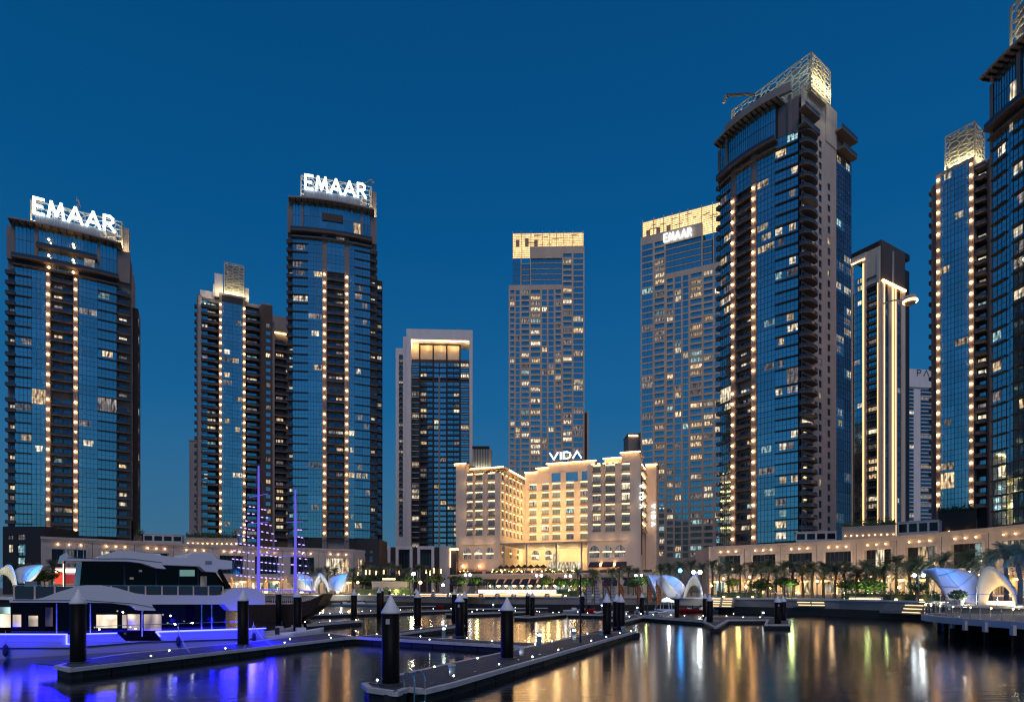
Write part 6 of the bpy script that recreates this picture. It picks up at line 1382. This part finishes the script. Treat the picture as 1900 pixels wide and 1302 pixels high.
smallboat('little blue-lit tender beside the pile at the yacht stern', 560, 1184, 3.6, .55, 'ywh'); smallboat('jet ski sized craft tied between stern platform and greenish pile', 520, 1181, 2.8, .7, 'sailw')
smallboat('white speedboat with a wake-board frame moored by the short far dock', 672, 1124, 9, .1, 'ywh'); smallboat('open white motorboat left of the speedboat with the frame', 640, 1123, 6, .2, 'ywh')
smallboat('red-nosed inflatable with pale tubes by the outer walkway', 1289, 1136.5, 5.5, 3.0, 'red'); smallboat('grey inflatable behind the red-nosed one', 1303, 1136, 5, 3.1, 'sailw')
smallboat('small white dinghy under the thin blue pole', 1066, 1137, 4, .1, 'ywh'); smallboat('red dinghy under the pale sails', 1090, 1137, 3, .2, 'red'); smallboat('small red boat by the far short dock', 824, 1128, 2.6, .1, 'red')
x, y = P2(1236,103); T = Thing('pedal_boat', 'round white cage-like float with dark openings left of the pile by the small swept tent', 'boat', x, y, 0, zb=0)
mb = MB(); mb.lathe([(2.0,0),(2.1,.5),(2.0,.6)], 16, M['ywh']); T.part('hull', mb); mb = MB()
for k in range(8): a = k*math.pi/4; mb.tube([(1.95*math.cos(a),1.95*math.sin(a),.6),(1.7*math.cos(a),1.7*math.sin(a),1.8),(0.05*math.cos(a),.05*math.sin(a),2.6)], .09, M['ywh'])
T.part('cage', mb); mb = MB(); mb.lathe([(1.85,1.75),(1.9,1.85),(.1,2.7)], 16, M['sailw']); T.part('roof', mb)
# sailing catamarans
def cata(px, ybase, ytop, wpx, mt, label, lean=0):
    x, y = P2(px, 101); d = y; T = Thing('sailing_catamaran', label, 'sailboat', x, y, .15, zb=0, group='small sailing catamarans at the quay')
    zb_, zt = Z(ybase,d), Z(ytop,d); w = wpx/F*d
    for s_ in (-1,1): mb = MB(); mb.tube([(-w*.7,s_*.9,.15),(-w*.2,s_*.9,.1),(w*.9,s_*.9,.3)], .2, M['ywh'], 6, .12); T.part('hull', mb)
    mb = MB(); mb.box(-w*.5,w*.4,-.9,.9,.35,.42,M['dark']); T.part('trampoline', mb)
    mb = MB(); mb.tube([(-w*.5,0,.3),(-w*.5+lean,0,zt+.4)], .07, M['mull'], 6); T.part('mast', mb)
    H = zt-zb_; n = 10; lf = []; rt = []
    for i in range(n+1):
        t_ = i/n; lf.append((-w*.48+lean*t_, zb_+H*t_)); rt.append((-w*.48+lean*t_+w*1.0*(max(0,1-t_**3.2))**.6*(.82+.18*math.sin(t_*3)), zb_+H*t_))
    for i in range(7):                       # cloth panels between battens
        a = i/7; b = (i+1)/7; pp = []
        def at(L, t_): k = min(n-1,int(t_*n)); f_ = t_*n-k; return (L[k][0]+(L[k+1][0]-L[k][0])*f_, L[k][1]+(L[k+1][1]-L[k][1])*f_)
        l0, l1, r0, r1 = at(lf,a+.008), at(lf,b-.008), at(rt,a+.008), at(rt,b-.008)
        mb = MB(); bow_ = .25; ml0 = ((l0[0]+r0[0])/2,(l0[1]+r0[1])/2); ml1 = ((l1[0]+r1[0])/2,(l1[1]+r1[1])/2)
        for dy in (0,.03): pass
        vs = [(l0[0],0,l0[1]),(ml0[0],bow_,ml0[1]),(r0[0],.05,r0[1]),(l1[0],0,l1[1]),(ml1[0],bow_,ml1[1]),(r1[0],.05,r1[1])]
        vs += [(p[0],p[1]+.03,p[2]) for p in vs]
        mb.add(vs, [(0,1,4,3),(1,2,5,4),(7,6,9,10),(8,7,10,11),(0,3,9,6),(2,8,11,5),(0,6,7,1),(1,7,8,2),(3,4,10,9),(4,5,11,10)], M[mt]); T.part('sail_panel', mb)
        mb = MB(); mb.tube([(l1[0],-.02,l1[1]+.03),(r1[0],.04,r1[1]+.03)], .035, M['mull'], 4); T.part('batten', mb)
cata(1093,1117,1081,11,'sailw','pale sail catamaran farthest from the orange sails'); cata(1108,1118,1080,11,'sailw','pale sail catamaran, second from the thin blue pole')
cata(1123,1112,1081,8,'sailw','pale sail catamaran with a red edge line'); cata(1138,1118,1081,10,'sailw','pale sail catamaran next to the first orange sail')
cata(1154,1112,1081,10,'orange','orange sail catamaran right behind the last pier pile'); cata(1187,1114,1081,9,'orange','orange sail catamaran with a pile before it'); cata(1206,1117,1081,10,'orange','orange sail catamaran, second from the small tents'); cata(1223,1121,1081,11,'orange','orange sail catamaran nearest the small tents')
x, y = P2(1122,101); T = Thing('slender_sail', 'slim red sail strip leaning beside the pale sails', 'sailboat', x, y, 0, zb=0); mb = MB(); mb.tube([(0,0,0),(-.4,0,Z(1076,y))], .06, M['mull']); T.part('mast', mb); mb = MB(); mb.tube([(-.35,0,Z(1079,y)),(.4,.02,Z(1088,y)),(1.1,.05,Z(1108,y))], .12, M['red']); T.part('sail_edge', mb); mb = MB(); mb.tube([(-1.5,0,.1),(1.2,0,.15)], .2, M['ywh']); T.part('hull', mb)
# ------------------------------------------------------------------ dhow with lit masts
d = 76
x, y = P2(400,d); T = Thing('dhow', 'wooden boat with two violet-lit masts strung with purple lights', 'boat', x, y, 0, zb=0); U = lambda p: X(p,d)-x
hp = [(U(452),.8),(U(455),2.3),(U(490),2.15),(U(540),2.2),(U(575),2.7),(U(600),3.5),(U(590),2.0),(U(572),.9),(U(545),.0),(U(460),-.1)]
mb = MB(); mb.xprism(hp, 0, 4.2, M['wood']); T.part('hull', mb)
mb = MB(); mb.xprism([(U(455),2.3),(U(490),2.15),(U(540),2.2),(U(575),2.7),(U(600),3.5),(U(600),3.62),(U(575),2.82),(U(540),2.32),(U(490),2.27),(U(455),2.42)], -.06, 4.26, M['canvas']); T.part('gunwale', mb)
mb = MB()
for i in range(26): mb.box(U(505)+i*.24,U(505)+i*.24+.05,.05,.1,2.3,2.95,M['trim'])
T.part('rail', mb, kind='stuff')
for p, yt, yb in ((467,858,1093),(537,903,1098)):
    zt = Z(yt,d); mb = MB(); mb.tube([(U(p),2,2.1),(U(p+.5),2,zt*.55),(U(p+.5),2,zt)], .25, M['mast'], 8, .12); T.part('mast', mb)
mb = MB(); mb.tube([(U(470),2,4.05),(U(576),2,3.85)], .12, M['mast'], 6); T.part('boom', mb)
for (a,b,yy,yz) in ((450,485,918,911),(448,486,968,965),(520,552,965,964),(512,556,1030,1028),(470,500,1026,1020)):
    mb = MB(); mb.tube([(U(a),2,Z(yy,d)),(U(b),2,Z(yz,d))], .05, M['mast'], 5); T.part('spreader', mb)
M['stay'] = mat('stay_rope', (.2,.15,.35), .6)
for a,ya,b,yb in ((468,862,512,1095),(468,862,410,1085),(467,862,440,1090),(538,905,570,1090),(467,860,533,905),(487,965,512,1092),(446,968,425,1090),(538,905,560,1092)):
    mb = MB(); mb.tube([(U(a),2,Z(ya,d)),(U(b),2+R.uniform(-.5,.5),Z(yb,d))], .025, M['stay'], 4); T.part('stay', mb)
sL = [(450,936,462,937),(446,949,462,950),(441,962,461,967),(433,975,461,981),(428,989,461,996),(424,1005,461,1010),(420,1019,461,1025),(418,1035,461,1040),(428,1051,461,1055),(425,1066,461,1070)]
sR = [(474,941,482,942),(472,956,488,957),(472,968,494,972),(472,983,499,988),(472,998,504,1001),(472,1012,508,1017),(472,1027,513,1032),(472,1041,517,1046),(472,1056,518,1060),(472,1070,518,1074)]
sM = [(543,980,550,980),(543,993,553,995),(543,1007,557,1009),(543,1021,557,1023),(543,1034,563,1036),(543,1047,563,1049),(543,1061,565,1062),(543,1074,572,1075),(531,1046,536,1046)]
for a,ya,b,yb in sL+sR+sM:
    p = Vector((U(a),1.6,Z(ya,d))); q = Vector((U(b),2,Z(yb,d))); mb = MB(); mb.tube([tuple(p),tuple(q)], .02, M['stay'], 4); n = max(2,int((q-p).length/.5))
    for i in range(n):
        c_ = p+(q-p)*((i+.5)/n); e_ = (q-p).normalized()*.13; mb.tube([tuple(c_-e_),tuple(c_+e_)], .055, M['purple'], 5)
    T.part('light_string', mb)
glow(T, U(480), -2, 6, 120, (.4,.3,1), .4)
# ------------------------------------------------------------------ round timber deck on piers at the edge of the view
edge = smooth([(60,34),(44,35.5),(37.8,40),(36.3,45),(36.4,50.5),(38.6,55.5),(43.5,59.2)],3); poly = edge+[(52,58),(70,47)]
T = Thing('viewing_deck', 'round timber viewing deck on dark piers, in front of the big tents', 'deck', 36.3, 50, 0, zb=0)
PL = [(a-36.3,b-50) for a,b in poly]; mb = MB(); mb.prism(PL, 1.62, 1.8, M['pave']); T.part('deck', mb)
mb = MB(); E = [(a-36.3,b-50) for a,b in edge]
for i in range(len(E)-1):
    (a,b),(c_,d_) = E[i], E[i+1]; L = math.hypot(c_-a,d_-b); TT = frm(a,b,math.atan2(d_-b,c_-a)); mb.box(-.02,L+.02,-.05,.25,1.35,1.86,M['white'],TT)
T.part('edge_beam', mb)
acc = 0; cnt = 0
for i in range(len(E)-1):
    (a,b),(c_,d_) = E[i], E[i+1]; L = math.hypot(c_-a,d_-b); k = max(1,round(L/1.1)); ang_ = math.atan2(d_-b,c_-a)
    for j in range(k):
        q = (a+(c_-a)*j/k, b+(d_-b)*j/k); T.add('rail_post', box_t(.05,.05,1.0,'steel'), q[0], q[1], 1.86); T.add('glass_panel', box_t(L/k-.12,.02,.8,'railg'), 0.06, 0, 1.95, (q[0],q[1],ang_)); T.add('top_rail', box_t(L/k,.04,.04,'steel'), 0, 0, 2.84, (q[0],q[1],ang_))
        if (cnt+j)%2 == 0: T.add('rail_light', box_t(.06,.08,.10,'warmx'), q[0], q[1]-.02, 2.7)
    cnt += k
for px, dd in ((1768,49.5),(1798,48.5),(1833,46.5),(1887,42.5),(1930,40),(1790,53),(1822,53)):
    xx, yy = P2(px,dd); mb = MB(); mb.lathe([(.55,-1),(.55,1.2),(.7,1.36)], 14, M['pile'], (xx-36.3+.3,yy-50,0)); T.part('pier_column', mb)
for px, dd in ((1762,49.3),(1785,47),(1822,45.2),(1873,42)): xx, yy = P2(px,dd); T.add('bracket', box_t(.25,.3,.7,'white'), xx-36.3, yy-50, .95)
x, y = P2(1778,60); T = Thing('potted_shrub', 'dark shrub in front of the large swept tent, by the round deck', 'shrub', x, y, 0); mb = MB(); leafcloud(mb, (0,0,ZG+1.0), .85, .5, 900, .09, M['leaf2']); leafcloud(mb, (0,0,ZG+1.0), .5, .35, 400, .12, M['leaf2']); T.part('foliage', mb, kind='stuff'); mb = MB(); mb.lathe([(.4,ZG),(.5,ZG+.5)], 10, M['stone']); T.part('pot', mb)
def balustrade(label, pa, pb, d0, d1):
    x0, y0 = P2(pa,d0); x1, y1 = P2(pb,d1); T = Thing('balustrade', label, 'railing', x0, y0, math.atan2(y1-y0,x1-x0)); W = math.hypot(x1-x0,y1-y0); n = int(W/1.4); w = W/n
    for i in range(n+1): T.add('rail_post', box_t(.06,.06,1.05,'steel'), i*w, 0, ZG)
    mb = MB(); mb.box(0,W,-.05,.0,ZG+1.05,ZG+1.1,M['steel']); T.part('handrail', mb); T.done()
balustrade('steel railing on the quay from the lit bench to the stairs', 1545, 1655, 89.4, 83); balustrade('railing in front of the large swept tent', 1728, 1812, 59.8, 58.6); balustrade('railing along the quay behind the twin piles', 1368, 1478, 100.3, 94.4)
balustrade('railing before the big arched tent', 1814, 1925, 56.6, 53)
# shoreline stones: low dark ledge at the foot of the quay
